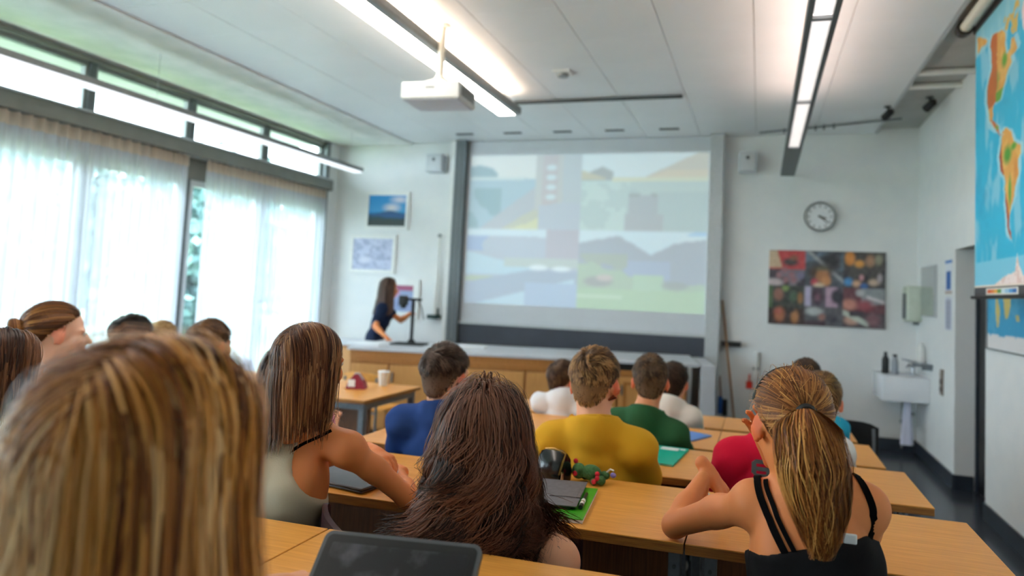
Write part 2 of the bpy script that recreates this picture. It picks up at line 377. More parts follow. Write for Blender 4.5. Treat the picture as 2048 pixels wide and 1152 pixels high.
# ------------------------------------------------------------------ luminaires
def hang_wires(t, pts, ztop, zb):
    for (x, y) in pts: MB().tube([(x, y, zb), (x, y, ztop)], .0022, 6).build('suspension_wire', MT['alu_light'], t)
t = thing('pendant_lamp', 'long slim strip lamp hanging in front of the window wall', 'lamp', (-5.07, 3.2, 2.985), 0, None)
MB().box(-.075, .075, -4.2, 4.19, .012, .062, b=.004).build('housing', MT['alu'], t)
B(-.066, .066, -4.19, 4.18, .0, .012).build('diffuser', MT['lamp_dim'], t)
hang_wires(t, [(0, 4.0), (0, 1.2), (0, -2.0)], .49, .062)
t = thing('pendant_lamp', 'long strip lamp with glowing underside behind the ceiling projector', 'lamp', (-2.462, 2.8, 3.3), 0, None)
MB().box(-.115, .115, -3.3, 3.28, .014, .075, b=.004).build('housing', MT['alu'], t)
B(-.113, .055, -3.29, 3.26, .0, .014).build('diffuser', MT['lamp'], t)
B(.06, .113, -3.29, 3.26, .0, .014).build('side_reflector', MT['alu'], t)
B(-.09, .09, -3.2, 3.1, .075, .079).build('uplight', M('uplight_glow', '#ffffff', .5, emit='#ffe2c8', es=5.5), t)
hang_wires(t, [(.02, 3.2), (.02, 0), (.02, -3)], .17, .075)
t = thing('pendant_lamp', 'grey framed strip lamp with louvred light panels above the right desks', 'lamp', (.267, 4.3, 2.98), 0, None)
hs = MB()
hs.box(-.077, -.047, -4.3, 3.47, 0, .055, b=.003).box(.047, .077, -4.3, 3.47, 0, .055, b=.003).box(-.047, .047, -4.3, 3.47, .04, .055)
hs.box(-.047, .047, 2.06, 3.47, .0, .05)
for yb in (-.86, .608, 2.06, -2.33, -3.8): hs.box(-.047, .047, yb-.012, yb+.012, .0, .04)
hs.build('housing', MT['alu_dark'], t)
for a, b in ((-3.78, -2.35), (-2.31, -.875), (-.845, .594), (.622, 2.046)):
    p = B(-.046, .046, a, b, .02, .034).build('light_panel', MT['lamp_right'], t)
    lv = MB()
    for k in range(int((b-a)/.036)): lv.box(-.046, .046, a+.018+k*.036, a+.0195+k*.036, .004, .02)
    lv.build('louvre', MT['alu_light'], p, kind='stuff')
B(-.07, .07, -3.9, 2.0, .055, .058).build('uplight', M('uplight_glow_soft', '#ffffff', .5, emit='#ffdccb', es=3.2), t)
hang_wires(t, [(0, 3.3), (0, 0), (0, -3.5)], .49, .055)

# ------------------------------------------------------------------ ceiling fittings
t = thing('projector', 'white ceiling projector on a pole in front of the strip lamp', 'projector', (-2.32, 4.315, 2.893), math.radians(4))
MB().box(-.225, .225, -.165, .165, .0, .125, b=.012).build('casing', MT['white'], t)
MB().box(-.21, .21, -.15, .15, -.006, .001, b=.002).build('base_plate', M('pale_violet_grey_plastic', '#cfd0da', .5, c2='#c9cad4', scale=20), t)
MB().lathe([(.035, 0), (.04, .03), (.03, .035)], (.11, .165, .065), 18, 'y').build('lens', MT['black'], t, True)
for k in range(9): 
    B(.2255, .2275, -.12+k*.028, -.106+k*.028, .03, .10).build('vent_slat', MT['alu_dark'], t)
B(-.035, .035, -.1665, -.164, .075, .085).build('badge', MT['alu_dark'], t)
mt = MB().box(-.09, .09, -.08, .08, .125, .14, b=.004).tube([(-.10, -.09, .13), (-.02, -.02, .18)], .012, 8).tube([(.10, -.09, .13), (.02, -.02, .18)], .012, 8).tube([(-.10, .09, .13), (-.02, .02, .18)], .012, 8).tube([(.10, .09, .13), (.02, .02, .18)], .012, 8)
mt.lathe([(.045, .16), (.045, .19), (.03, .215)], (0, 0, 0), 18); mt.build('mount', MT['cream'], t, True)
MB().lathe([(.026, .2), (.026, .585), (.055, .587), (.055, .597)], (0, 0, 0), 20).build('pole', MT['cream'], t, True)
MB().tube([(-.03, .03, .59), (-.035, .03, .3), (-.05, .05, .16)], .006, 6).build('cable', MT['white'], t, True)
for k in range(5):
    o = B(-.114, .114, -.028, .028, -.006, .004, b=.002).build('ceiling_vent', MT['black'], None) if k == 0 else vent0.copy()
    if k == 0: vent0 = o
    else: COL.objects.link(o)
    o.location = (-3.635+.644*k, 7.49, ZP-.003)
    tag(o, 'small black slot vent in the ceiling above the board, %s from the left' % ('first', 'second', 'third', 'fourth', 'fifth')[k], 'vent', 'slot vents above the board')
t = thing('screen_slot', 'long dark roller screen slot across the ceiling before the board', 'screen housing', (-1.62, 6.23, ZP))
B(-.86, .86, -.03, .03, -.022, -.004, b=.004).build('cover_strip', MT['alu_dark'], t)
B(-.85, .85, -.012, .012, -.028, -.021).build('slot', MT['blackm'], t)
t = thing('smoke_detector', 'square white smoke detector with grey centre on the ceiling', 'detector', (-1.72, 5.43, ZP))
MB().box(-.08, .08, -.08, .08, -.02, 0, b=.006).build('plate', MT['white'], t)
MB().lathe([(.05, -.02), (.046, -.045), (.02, -.05)], (0, 0, 0), 20).build('sensor', MT['alu'], t, True)
t = thing('curtain_track', 'thin dark rail with clips along the ceiling edge right of the board', 'rail', (-.05, 7.70, ZP-.02))
MB().tube([(0, 0, 0), (1.40, -.456, 0)], .011, 8).build('rail', MT['alu_dark'], t, True)
for q in (.19, .42, .48, .55): MB().box(1.4*q-.01, 1.4*q+.01, -.456*q-.012, -.456*q+.012, -.035, .018).build('clip', MT['alu_dark'], t)
for i, (x, y, lb) in enumerate([(1.15, 6.86, 'black ceiling spotlight on the panel edge near the front right corner'), (1.50, 6.78, 'black ceiling spotlight in the recess beside the right wall')]):
    t = thing('ceiling_spotlight', lb, 'spotlight', (x, y, ZP if i == 0 else ZS), .5)
    MB().lathe([(.035, -.006), (.035, 0)], (0, 0, 0), 16).tube([(0, 0, 0), (0, 0, -.05)], .008).build('bracket', MT['black'], t, True)
    m = MB().lathe([(.02, -.07), (.038, -.05), (.04, .05), (.034, .055)], (0, 0, 0), 18, 'y'); m.rot(Matrix.Translation((0, 0, -.08)) @ Matrix.Rotation(math.radians(-25), 4, 'X')); m.build('lamp_head', MT['black'], t, True)
for i, y in enumerate((5.95, 6.32)):
    tag(MB().tube([(1.23, y, ZS-.035), (XW, y, ZS-.035)], .026, 12).build('ceiling_pipe', MT['white'], None, True), 'white pipe crossing the ceiling recess, %s the spotlight' % ('farther from' if i == 0 else 'nearer to'), 'pipe', 'pipes in the ceiling recess')
# ------------------------------------------------------------------ front wall: board, pictures, clock, collage
t = thing('projection_board', 'tall wall mounted board with projected landscape photographs and dark strip below', 'board', (-2.18, YF, 0))
bx = lambda *a, **k: B(*a, **k)
# local x = world x + 2.18, local y negative = into the room
MB().box(-1.72, -1.565, -.16, -.02, .02, 3.488, b=.004).build('pylon', MT['alu_dark'], t)
MB().box(-1.80, -1.72, -.12, -.002, .02, 3.488, b=.004).build('side_cover', MT['white'], t)
MB().box(1.575, 1.735, -.16, -.002, .02, 3.488, b=.004).build('pylon', MT['alu_light'], t)
B(-1.70, -1.69, -.17, -.155, .9, 3.4).build('guide_groove', MT['alu'], t)
B(-1.64, -1.63, -.17, -.155, .9, 3.4).build('guide_groove', MT['alu'], t)
B(-1.565, 1.575, -.07, -.02, 1.13, 3.485, b=.003).build('white_panel', MT['screen_white'], t)
B(-1.72, 1.575, -.10, -.02, .845, 1.095, b=.003).build('chalkboard_strip', MT['blackboard'], t)
B(-1.72, 1.575, -.115, -.02, 1.095, 1.13, b=.004).build('tray_edge', MT['alu_light'], t)
def proj(u, v):
    C = np.zeros((len(u), 3)); n1 = fbm(u, v*.62, 9, 3); n2 = fbm(u, v*.62, 24, 5)
    put(C, np.ones(len(u)), '#b9c6cc')
    q = lambda x0, x1, y0, y1: ((u >= x0) & (u < x1) & (v >= y0) & (v < y1)).astype(float)
    # top left: lake and steep wooded shore with a timber tower
    a = q(0, .49, .5, 1); x = u/.49; y = (v-.5)*2
    put(C, a, '#e2e8e6'); put(C, a*(y < .93-.1*n2)*(y > .62)*(x < .3)*(((x-.08)**2/.05+(y-.72)**2/.03) < .6), '#8fb0ba')
    put(C, a*(y < .66+.03*n2)*(x < .72), '#a9c6d3'); put(C, a*(y < .70)*(y > .66)*(x < .5), '#d3e2e2'); put(C, a*(y < .55)*(x < .3)*(n1 > .45), '#8fb3bd')
    put(C, a*(y < (x-.12)*1.15+.03*n2)*(x < .95), '#b9c0c8'); put(C, a*(y < (x-.3)*.9+.1*(n1-.5)), '#c6c8b4'); put(C, a*(y < (x-.25)*.7-.1+.25*(n1-.5))*(n2 > .42), '#dadbb0')
    put(C, a*(x > .60)*(y > .25), '#c5c9c8'); put(C, a*(x > .66)*(x < .80)*(y > .25), '#c3bdc0'); put(C, a*(x > .84), '#bcc8ce')
    for k in range(4): put(C, a*blob(x, y, .74, .82-.13*k, .055, .045), '#d4e6ea')
    put(C, a*(x > .64)*(y < .28+.1*n1), '#bcc6d2')
    # top right: sea, headland, hazy sun slope
    a = q(.49, 1, .5, 1); x = (u-.49)/.51; y = (v-.5)*2
    put(C, a, '#dcecf0'); put(C, a*(y < .64), '#bfd3d0'); put(C, a*(y < .64)*(x < .4), '#c8deda'); put(C, a*(y < .5)*(x > .62), '#b4c9ca'); put(C, a*(y < .62)*(n2 > .55)*(x < .45)*.6, '#b3c8c8')
    put(C, a*(y > .64)*(y < .92)*(x < .26)*(y < .82-.8*np.abs(x-.17)+.03*n2), '#a3adad'); put(C, a*(y > .66)*(y < .78-.5*x)*(x < .2), '#c9c6ac')
    put(C, a*(y > .64)*(y < .62+(x-.42)*.75), '#cfcbbd'); put(C, a*(y > .64)*(y < .78)*(x > .5)*(y < .58+(x-.42)*.75), '#dcd2bb'); put(C, a*(y < .68)*(y > .63)*(x > .25), '#dbe0c8')
    put(C, a*(y < .46)*(x > .39)*(x < .62), '#adb7bd'); put(C, a*(y < .48)*(y > .43)*(x > .39)*(x < .61)*(n2 > .5), '#a0adae'); put(C, a*(y < .22)*(x > .36)*(x < .66), '#b0b8bd')
    # bottom left: mountain lake road
    a = q(0, .49, 0, .5); x = u/.49; y = v*2
    put(C, a, '#bac4d2'); put(C, a*(y > .93-.05*n1), '#d5e7f0'); put(C, a*(y > .70)*(y < .9)*(x < .3-.2*n1), '#9fb6d8'); put(C, a*(y > .6)*(x > .72), '#bcb9c4')
    put(C, a*(y > .40)*(y < .70-.35*x), '#c0dbe8'); put(C, a*(y < .62)*(y > .5)*(x > .35), '#c2cecb'); put(C, a*(y < .36+.06*x)*(y > .30)*(x < .25), '#b9c9ae')
    put(C, a*(y < .46)*(y < .28+.32*x), '#a9b8cb'); put(C, a*(y < .42*(x-.1))*(x < .98), '#c2dcea'); put(C, a*(y < .30)*(x > .55), '#b0c4dd')
    put(C, a*blob(x, y, .66, .50, .10, .045), '#e6f2f6'); put(C, a*blob(x, y, .86, .49, .10, .04), '#e6f2f6')
    # bottom right: green valley with a hut
    a = q(.49, 1, 0, .5); x = (u-.49)/.51; y = v*2
    put(C, a, '#a9b3bf'); put(C, a*(y > .88+.1*(n1-.5)-.04*np.cos(x*9)), '#d8ebf2'); put(C, a*(y > .94)*(x > .5)*(n1 > .45), '#a9d0ec'); put(C, a*(y > .68+.9*np.abs(x-.58)+.05*n2), '#d3e9f2')
    put(C, a*(y > .4)*(y < .62)*(np.abs(x-.55) < .18), '#aab9cf'); put(C, a*(y < .7)*(x < .4)*(n1 > .5), '#adb9ad'); put(C, a*(y < .5-.3*x+.2*n1), '#b3c8b0'); put(C, a*(y < .45)*(x > .45)*(x < .68), '#b7d3b7')
    put(C, a*(y < .24+.05*n1), '#b5d1ae'); put(C, a*(y < .18)*(y > .14)*(x < .36), '#c9dfc4'); put(C, a*blob(x, y, .17, .35, .14, .08), '#a7aaa6'); put(C, a*blob(x, y, .22, .40, .08, .05), '#cfc3bd'); put(C, a*blob(x, y, .77, .33, .12, .06), '#a3aca9')
    return soften(C*.66+.34*np.array(lin('#c2cbd0'))[None], 230, 150, 1)
picture('projected_image', (-1.525, -.0735, 1.365), (3.09, 0, .0), (0, 0, 1.935), 230, 150, proj, MT['screen'], t)

def framed(label, x0, x1, z0, z1, fn, border=.05, nx=60, ny=44, dx=.08):
    t = thing('framed_picture', label, 'picture', ((x0+x1)/2, YF, z0))
    w = (x1-x0)/2; h = z1-z0
    f = MB()
    f.box(-w-border, w+border, -.03, -.002, -border, .0, b=.004).box(-w-border, w+border, -.03, -.002, h, h+border, b=.004).box(-w-border, -w, -.03, -.002, 0, h, b=.004).box(w, w+border, -.03, -.002, 0, h, b=.004)
    f.build('frame', MT['white'], t); B(-w-.005, w+.005, -.016, -.004, -.004, h+.004).build('backing', MT['paper'], t)
    picture('print', (-w, -.018, 0), (2*w, 0, 0), (0, 0, h), nx, ny, fn, MT['print'], t)
def p_mtn(u, v):
    C = np.zeros((len(u), 3)); n = fbm(u, v, 7, 2); put(C, np.ones(len(u)), '#2f8fd0'); put(C, (v > .45)*(1-v)*1.2, '#63aee0')
    put(C, blob(u, v, .62, .60, .30, .18, .8), '#e2dde2'); put(C, blob(u, v, .82, .86, .32, .16, .9), '#d9d4de'); put(C, v < .40+.10*np.exp(-((u-.6)/.28)**2)+.04*(n-.5), '#3f6390')
    put(C, v < .30+.05*n-.08*u, '#3b5560'); put(C, v < .16+.1*n, '#45504f'); return C
def p_grey(u, v):
    C = np.zeros((len(u), 3)); n = fbm(u, v, 6, 9); put(C, np.ones(len(u)), '#c4c9de'); put(C, n > .52, '#b9bfd6'); put(C, fbm(u+.3*v, v, 11, 4) > .56, '#a4abc6'); put(C, blob(u, v, .3, .3, .2, .15, .8), '#d8d9e8'); return C
def p_pink(u, v):
    C = np.zeros((len(u), 3)); put(C, np.ones(len(u)), '#96a3c6'); put(C, v > .8, '#a85a78'); put(C, blob(u, v, .3, .7, .35, .25, .6), '#e58aa8'); put(C, blob(u, v, .7, .3, .3, .3, .6), '#8390b8'); return C
framed('framed print of a snowy mountain under blue sky on the front wall', -5.235, -4.66, 2.35, 2.775, p_mtn)
framed('framed pale grey lavender print below the blue mountain picture', -5.44, -4.827, 1.75, 2.175, p_grey)
framed('white framed print with pink top behind the teacher', -4.98, -4.472, 1.20, 1.552, p_pink, border=.085)

def speaker(label, x, z, w, h):
    t = thing('wall_speaker', label, 'loudspeaker', (x, YF, z))
    B(-w/2, w/2, -.17, -.03, 0, h, b=.012).build('cabinet', MT['panel_grey'], t); B(-w/2+.012, w/2-.012, -.176, -.168, .012, h-.012, b=.003).build('grille', MT['alu_light'], t)
    MB().box(-.03, .03, -.03, 0, h*.35, h*.65).tube([(0, -.03, h/2), (0, -.05, h/2)], .02).build('bracket', MT['alu_dark'], t)
    MB().lathe([(.022, -.180), (.018, -.176)], (0, 0, h*.68), 14, 'y').build('tweeter', MT['black'], t)
speaker('small grey loudspeaker left of the projection board', -4.20, 3.07, .24, .24)
speaker('small grey loudspeaker right of the projection board', -.175, 3.04, .20, .235)

t = thing('wall_clock', 'round grey rimmed wall clock above the photo collage', 'clock', (.633, YF, 2.538))
MB().lathe([(.168, -.002), (.172, -.045), (.16, -.055), (.150, -.05), (.150, -.03)], (0, 0, 0), 48, 'y').build('rim', MT['alu'], t, True)
MB().lathe([(.151, -.031), (.0, -.0311)], (0, 0, 0), 48, 'y').build('face', MT['paper'], t)
for k in range(12):
    q = k*PI/6; a = MB().box(-.005, .005, -.0345, -.032, .108, .140); a.rot(Matrix.Rotation(q, 4, 'Y')); a.build('hour_mark', MT['alu_dark'], t)
for nm, L, q, wd in (('hour_hand', .075, math.radians(108), .007), ('minute_hand', .115, math.radians(130), .005)):
    a = MB().box(-wd, wd, -.040, -.036, -.02, L); a.rot(Matrix.Rotation(q, 4, 'Y')); a.build(nm, MT['black'], t)
a = MB().lathe([(.012, -.044), (.012, -.034)], (0, 0, 0), 14, 'y').build('hub', MT['black'], t)

t = thing('photo_collage', 'large unframed collage of colourful photographs below the clock', 'poster', (.715, YF, 1.295))
B(-.625, .62, -.022, -.002, 0, .855, b=.002).build('backing', MT['paper'], t)
def collage(u, v):
    C = np.zeros((len(u), 3)); n = fbm(u*1.5, v, 10, 8); n2 = fbm(u*1.5, v, 26, 18)
    put(C, np.ones(len(u)), '#4a4950'); R = lambda x0, x1, y0, y1: ((u >= x0) & (u < x1) & (v >= y0) & (v < y1))
    a = R(0, .32, .52, 1); put(C, a, '#6a6470'); put(C, a*(v > .74), '#b23a3c'); put(C, a*(v > .76)*(u < .11-.2*(v-.8)), '#b59c80'); put(C, a*blob(u, v, .19, .84, .09, .07, .5), '#3a3335'); put(C, a*blob(u, v, .22, .90, .05, .05, .6), '#7a4a38')
    put(C, a*(v < .74)*(n > .45), '#2e2b38'); 
    for x, y in ((.14, .73), (.09, .66), (.2, .67), (.22, .6), (.15, .6)): put(C, a*blob(u, v, x, y, .035, .06, .6), '#8d5f66')
    put(C, a*blob(u, v, .05, .56, .1, .07, .5), '#b3a3a6'); put(C, a*blob(u, v, .28, .66, .04, .06), '#6e6a86')
    a = R(.32, .65, .52, 1); put(C, a, '#3d454f'); put(C, a*(n > .5)*(v > .74), '#5a6c7c'); put(C, a*(np.abs(v-1.05+(u-.3)*1.3) < .03), '#8d8f92'); put(C, a*blob(u, v, .55, .86, .12, .2, .6), '#27282d'); put(C, a*blob(u, v, .45, .7, .12, .13, .4), '#4a3b30')
    put(C, a*blob(u, v, .47, .66, .07, .13, .4), '#a06a42'); put(C, a*blob(u, v, .50, .60, .05, .08), '#b87f52'); put(C, a*blob(u, v, .40, .58, .04, .06, .5), '#b5414e'); put(C, a*blob(u, v, .44, .54, .06, .04, .5), '#c9b59a'); put(C, a*blob(u, v, .46, .76, .07, .03), '#5c5440')
    a = R(.65, 1, .52, 1); put(C, a, '#3c3a38'); put(C, a*blob(u, v, .70, .91, .05, .11, .3), '#c07a2c'); put(C, a*blob(u, v, .78, .84, .05, .06, .4), '#c98a3c'); put(C, a*blob(u, v, .87, .88, .05, .10, .5), '#9a7458'); put(C, a*blob(u, v, .94, .90, .04, .09, .5), '#83806a')
    put(C, a*(v < .75)*(n > .5), '#22232a'); put(C, a*blob(u, v, .69, .60, .05, .07, .5), '#3d83b8'); put(C, a*blob(u, v, .76, .58, .05, .06, .6), '#c49a7c'); put(C, a*blob(u, v, .80, .66, .025, .05, .5), '#c08a90'); put(C, a*blob(u, v, .90, .60, .06, .06, .6), '#b59c88'); put(C, a*blob(u, v, .95, .66, .03, .08, .6), '#9b8f94'); put(C, a*blob(u, v, .82, .55, .04, .04), '#2a5f9e')
    a = R(0, .32, 0, .52); put(C, a, '#26302a'); put(C, a*(u < .04), '#3f5a3a'); put(C, a*blob(u, v, .15, .49, .04, .06, .5), '#6d8548'); put(C, a*blob(u, v, .09, .40, .055, .11, .5), '#8a5a4c'); put(C, a*blob(u, v, .22, .38, .05, .1, .6), '#3f5745'); put(C, a*blob(u, v, .28, .36, .03, .10, .5), '#94683f')
    put(C, a*(v < .22), '#2a1a18'); put(C, a*blob(u, v, .10, .13, .06, .13, .5), '#9c5c38'); put(C, a*blob(u, v, .09, .17, .05, .06, .7), '#a4584c'); put(C, a*blob(u, v, .235, .11, .045, .12, .5), '#a06a3c'); put(C, a*blob(u, v, .20, .2, .05, .05, .5), '#1c1a1c')
    a = R(.32, .65, 0, .52); put(C, a, '#4b4652'); put(C, a*(u < .37)*(v > .24), '#aaa3bb'); put(C, a*blob(u, v, .43, .40, .06, .14, .3), '#3b2a38'); put(C, a*blob(u, v, .43, .38, .03, .07, .6), '#6d4558'); put(C, a*R(.50, .60, .24, .52), '#a98ca0'); put(C, a*blob(u, v, .60, .4, .07, .12, .4), '#1f2230')
    put(C, a*(v < .26), '#4a4a50'); put(C, a*blob(u, v, .40, .19, .10, .07, .5), '#a3a8a8'); put(C, a*blob(u, v, .47, .12, .04, .06, .5), '#8a5f55'); put(C, a*blob(u, v, .55, .10, .06, .06, .5), '#2b2d38'); put(C, a*(v < .07)*(u < .5), '#33202c')
    a = R(.65, 1, 0, .52); put(C, a, '#5c3038'); put(C, a*(v > .30+.25*(u-.8)**2)*(u > .8)*(n > .3), '#7f8488'); put(C, a*blob(u, v, .79, .46, .05, .06, .5), '#a6a6a6'); put(C, a*blob(u, v, .70, .30, .09, .09, .5), '#b57a6a'); put(C, a*blob(u, v, .83, .30, .10, .10, .7), '#8e4048'); put(C, a*(np.abs(v-.42+.45*(u-.82)) < .018)*(u > .84), '#c3bec0')
    put(C, a*(v < .2), '#3f353d'); put(C, a*blob(u, v, .72, .10, .08, .08, .5), '#b08a78'); put(C, a*(np.abs(v-.12+.7*(u-.76)) < .035)*(u < .86), '#aab3a8'); put(C, a*blob(u, v, .90, .11, .08, .12, .6), '#6e4a52'); put(C, a*R(.7, .82, .15, .22), '#262430')
    put(C, n2*.25, '#1e1c20'); put(C, (1-n2)*.12, '#c8c0c0'); return soften(C*1.55, 150, 100, 1)
picture('print', (-.622, -.0235, .003), (1.239, 0, 0), (0, 0, .849), 150, 100, collage, MT['print'], t)

t = thing('coat_rail', 'black shelf rail on the wall behind the broom', 'rail', (-.31, YF, 1.01))
MB().box(-.11, .11, -.09, -.002, 0, .05, b=.004).build('rail', MT['black'], t)
B(-.115, .115, -.096, -.088, .04, .06).build('lip', MT['blackm'], t)
t = thing('broom', 'long wooden broom handle leaning on the wall right of the board', 'broom', (-.27, YF-.20, 0))
MB().tube([(.03, -.02, .14), (-.155, .185, 1.54)], .0135, 10).build('handle', M('broom_stick_wood', '#9c7045', .6, c2='#8a6038', scale=20, stretch=(20, 20, 1)), t, True)
B(-.12, .18, -.05, .02, .09, .14, b=.01).build('head', MT['wood_panel'], t)
b = MB(); 
for i in range(30):
    for j in range(4): b.box(-.115+i*.0098, -.110+i*.0098, -.045+j*.017, -.040+j*.017, 0, .095)
b.build('bristles', MT['blackm'], t, kind='stuff')
t = thing('hand_brush', 'blue and black hand brush hanging beside the broom', 'brush', (-.385, YF-.10, .24))
MB().box(-.05, .0, -.03, .02, .0, .20, b=.012).build('brush_back', M('blue_plastic', '#24569c', .4, c2='#1f4d8e', scale=20), t)
MB().box(.0, .055, -.03, .02, -.02, .17, b=.01).build('bristle_block', MT['black'], t)
MB().tube([(-.02, 0, .19), (-.035, .02, .34), (-.04, .07, .42)], [.012, .011, .008], 10).build('handle', M('brown_wood', '#8a5a38', .5, c2='#7c4f30', scale=20), t, True)
tg = thing('wall_pipe', 'short white vertical pipe on the wall between broom and basin', 'pipe', (-.025, YF-.04, .66))
MB().tube([(0, 0, 0), (0, 0, .30)], .025, 14).build('tube', MT['white'], tg, True); MB().box(-.035, .035, -.02, .038, .10, .13).build('clip', MT['alu'], tg)
t = thing('dustpan', 'small red dustpan hanging on the wall beside the white pipe', 'dustpan', (-.095, YF-.06, .55))
red = M('red_plastic', '#d8402e', .4, c2='#cc3a2a', scale=20)
MB().box(-.035, .035, -.03, -.018, -.0, .08, b=.004).box(-.035, -.029, -.06, -.02, 0, .08).box(.029, .035, -.06, -.02, 0, .08).box(-.035, .035, -.06, -.02, 0, .01).build('pan', red, t)
MB().tube([(0, -.024, .075), (0, .04, .15)], .010, 10).build('handle', red, t, True)
t = thing('pointer_pole', 'white pole hanging in a dark holder left of the board', 'pole', (-4.13, YF-.05, 1.13))
MB().tube([(0, 0, .05), (.01, 0, .62)], .03, 14).tube([(.01, 0, .60), (.012, 0, 1.10)], .018, 12).build('tube', MT['white'], t, True)
MB().lathe([(.02, 1.08), (.026, 1.10), (.02, 1.12)], (.012, 0, 0), 12).build('end_cap', MT['alu'], t, True)
MB().box(-.08, .08, -.06, .048, .0, .055, b=.006).box(-.04, .04, .02, .048, .05, .14).build('holder', M('dark_green_plastic', '#1f3f3d', .5, c2='#1b3836', scale=20), t)

# ------------------------------------------------------------------ wash corner
t = thing('wash_basin', 'square white wash basin on the front wall corner', 'basin', (1.43, 7.64, .60))
m = MB(); m.box(-.215, .22, -.305, .30, 0, .25, b=.008); bas = m.build('bowl', MT['ceramic'], t, True)
MB().lathe([(.15, .251), (.145, .2515), (.11, .252), (.03, .2525)], (0, -.03, 0), 30, sy=1.3).build('well', M('basin_inner', '#c9ced6', .2, c2='#c4cad2', scale=4), t, True)
MB().lathe([(.022, .253), (.02, .256)], (0, -.02, 0), 16).build('drain_ring', MT['chrome'], t)
t2 = thing('faucet', 'chrome lever faucet at the back of the wash basin', 'faucet', (1.57, 7.72, .852))
MB().lathe([(.026, 0), (.024, .06), (.02, .10)], (0, 0, 0), 16).tube([(0, 0, .07), (-.05, -.07, .10), (-.08, -.12, .08)], [.016, .013, .012], 10).build('body', MT['chrome'], t2, True)
MB().tube([(0, 0, .10), (0, .0, .13), (-.11, -.02, .15)], [.014, .012, .008], 8).build('lever', MT['chrome'], t2, True)
t = thing('drain_trap', 'grey bottle trap and pipe beneath the wash basin', 'pipe', (1.52, 7.70, .2))
MB().tube([(0, 0, .398), (0, 0, .22)], .018, 12).lathe([(.035, .12), (.035, .24), (.02, .25)], (0, 0, 0), 16).tube([(0, 0, .2), (.07, .1, .22), (.07, .22, .22)], .016, 10).build('trap', MT['alu_dark'], t, True)
MB().tube([(-.03, .1, .36), (-.03, .12, -.15)], .012, 8).build('supply_pipe', MT['alu'], t, True)
MB().lathe([(.025, 0), (.025, .03)], (-.03, .11, .12), 12).build('valve', MT['chrome'], t, True)
def towel(label, x, y, z0, z1, w, col):
    t = thing('hand_towel', label, 'towel', (x, y, z1)); n = 16; V = []; zs = np.linspace(0, z0-z1, 9)
    for k, z in enumerate(zs):
        s = .5+.5*k/8
        for i in range(n):
            q = 2*PI*i/n; V.append((math.cos(q)*w*s*(1+.18*math.sin(3*q)), math.sin(q)*w*.4*s*(1+.3*math.cos(5*q)), z))
    F = [(k*n+i, k*n+(i+1) % n, (k+1)*n+(i+1) % n, (k+1)*n+i) for k in range(8) for i in range(n)]
    MB().add(V, F+[tuple(range(n))[::-1], tuple(8*n+i for i in range(n))]).build('cloth', M('towel_'+str(x), col, .9, c2=col, scale=40, bump=.4), t, True)
    MB().tube([(0, -.02, -.01), (0, .02, .02), (0, .03, .0)], .006).build('hook', MT['chrome'], t, True)
towel('pale lilac towel hanging below the basin', 1.47, 7.45, .16, .60, .06, '#cfd2e6')
def bottle(name, label, x, y, z, r, h, mat, capm, neck=.45):
    t = thing(name, label, 'bottle', (x, y, z))
    MB().lathe([(r*.92, 0), (r, .01), (r, h*.62), (r*.85, h*.72), (r*neck, h*.84), (r*neck, h*.88)], (0, 0, 0), 20).build('body', mat, t, True)
    MB().lathe([(r*neck*1.15, h*.87), (r*neck*1.15, h*.97), (r*neck*.7, h)], (0, 0, 0), 16).build('cap', capm, t, True)
bottle('drinking_bottle', 'slim matt black bottle on the left edge of the basin', 1.285, 7.60, .851, .036, .225, MT['black'], MT['black'])
bottle('drinking_bottle', 'clear grey bottle with black cap on the basin', 1.375, 7.60, .851, .034, .205, M('smoky_plastic', '#9aa0a8', .2, c2='#949aa2', scale=20), MT['black'], .6)
t = thing('wall_shelf', 'narrow steel shelf on the right wall above the basin', 'shelf', (XW, 7.45, .985))
MB().box(-.12, -.002, -.24, .24, 0, .012, b=.003).build('board', MT['steel'], t)
for s in (-.2, .2): MB().box(-.10, -.002, s-.006, s+.006, -.05, 0).build('bracket', MT['steel'], t)
bottle('soap_bottle', 'tall white soap bottle standing on the steel shelf', 1.60, 7.50, .998, .035, .20, MT['white'], MT['white'], .5)
t = thing('wall_mirror', 'rectangular mirror on the right wall near the basin', 'mirror', (XW, 7.395, 1.465))
B(-.018, -.002, -.30, .295, 0, .515, b=.003).build('frame', MT['alu_light'], t); B(-.0205, -.0185, -.285, .28, .012, .503).build('mirror_pane', MT['mirror'], t)
t = thing('towel_dispenser', 'pale green white paper towel dispenser in the corner above the basin', 'dispenser', (1.575, 7.84, 1.40))
pg = M('pale_green_plastic', '#cdd6c6', .45, c2='#c7d0c0', scale=20)
MB().box(-.07, .078, -.14, .10, 0, .38, b=.018).build('case', pg, t); B(-.078, -.069, -.10, .06, .03, .30, b=.002).build('side_slot', MT['alu_dark'], t); B(.0, .05, -.12, -.06, -.03, .005, b=.004).build('paper_outlet', MT['alu_dark'], t)
def notice(label, y0, y1, z0, z1, fn):
    t = thing('wall_notice', label, 'notice', (XW, (y0+y1)/2, z0))
    w = (y1-y0)/2; B(-.006, -.001, -w, w, 0, z1-z0).build('sheet', MT['paper'], t); picture('print', (-.0075, w, .0), (0, -2*w, 0), (0, 0, z1-z0), 22, 30, fn, MT['print'], t)
def n_blue(u, v):
    C = np.zeros((len(u), 3)); put(C, np.ones(len(u)), '#dfe4ec'); put(C, (v > .12)*(v < .68)*(u > .18)*(u < .85), '#2f65ad'); put(C, (v > .90), '#3a76be'); put(C, v < .08, '#b9a79c'); return C
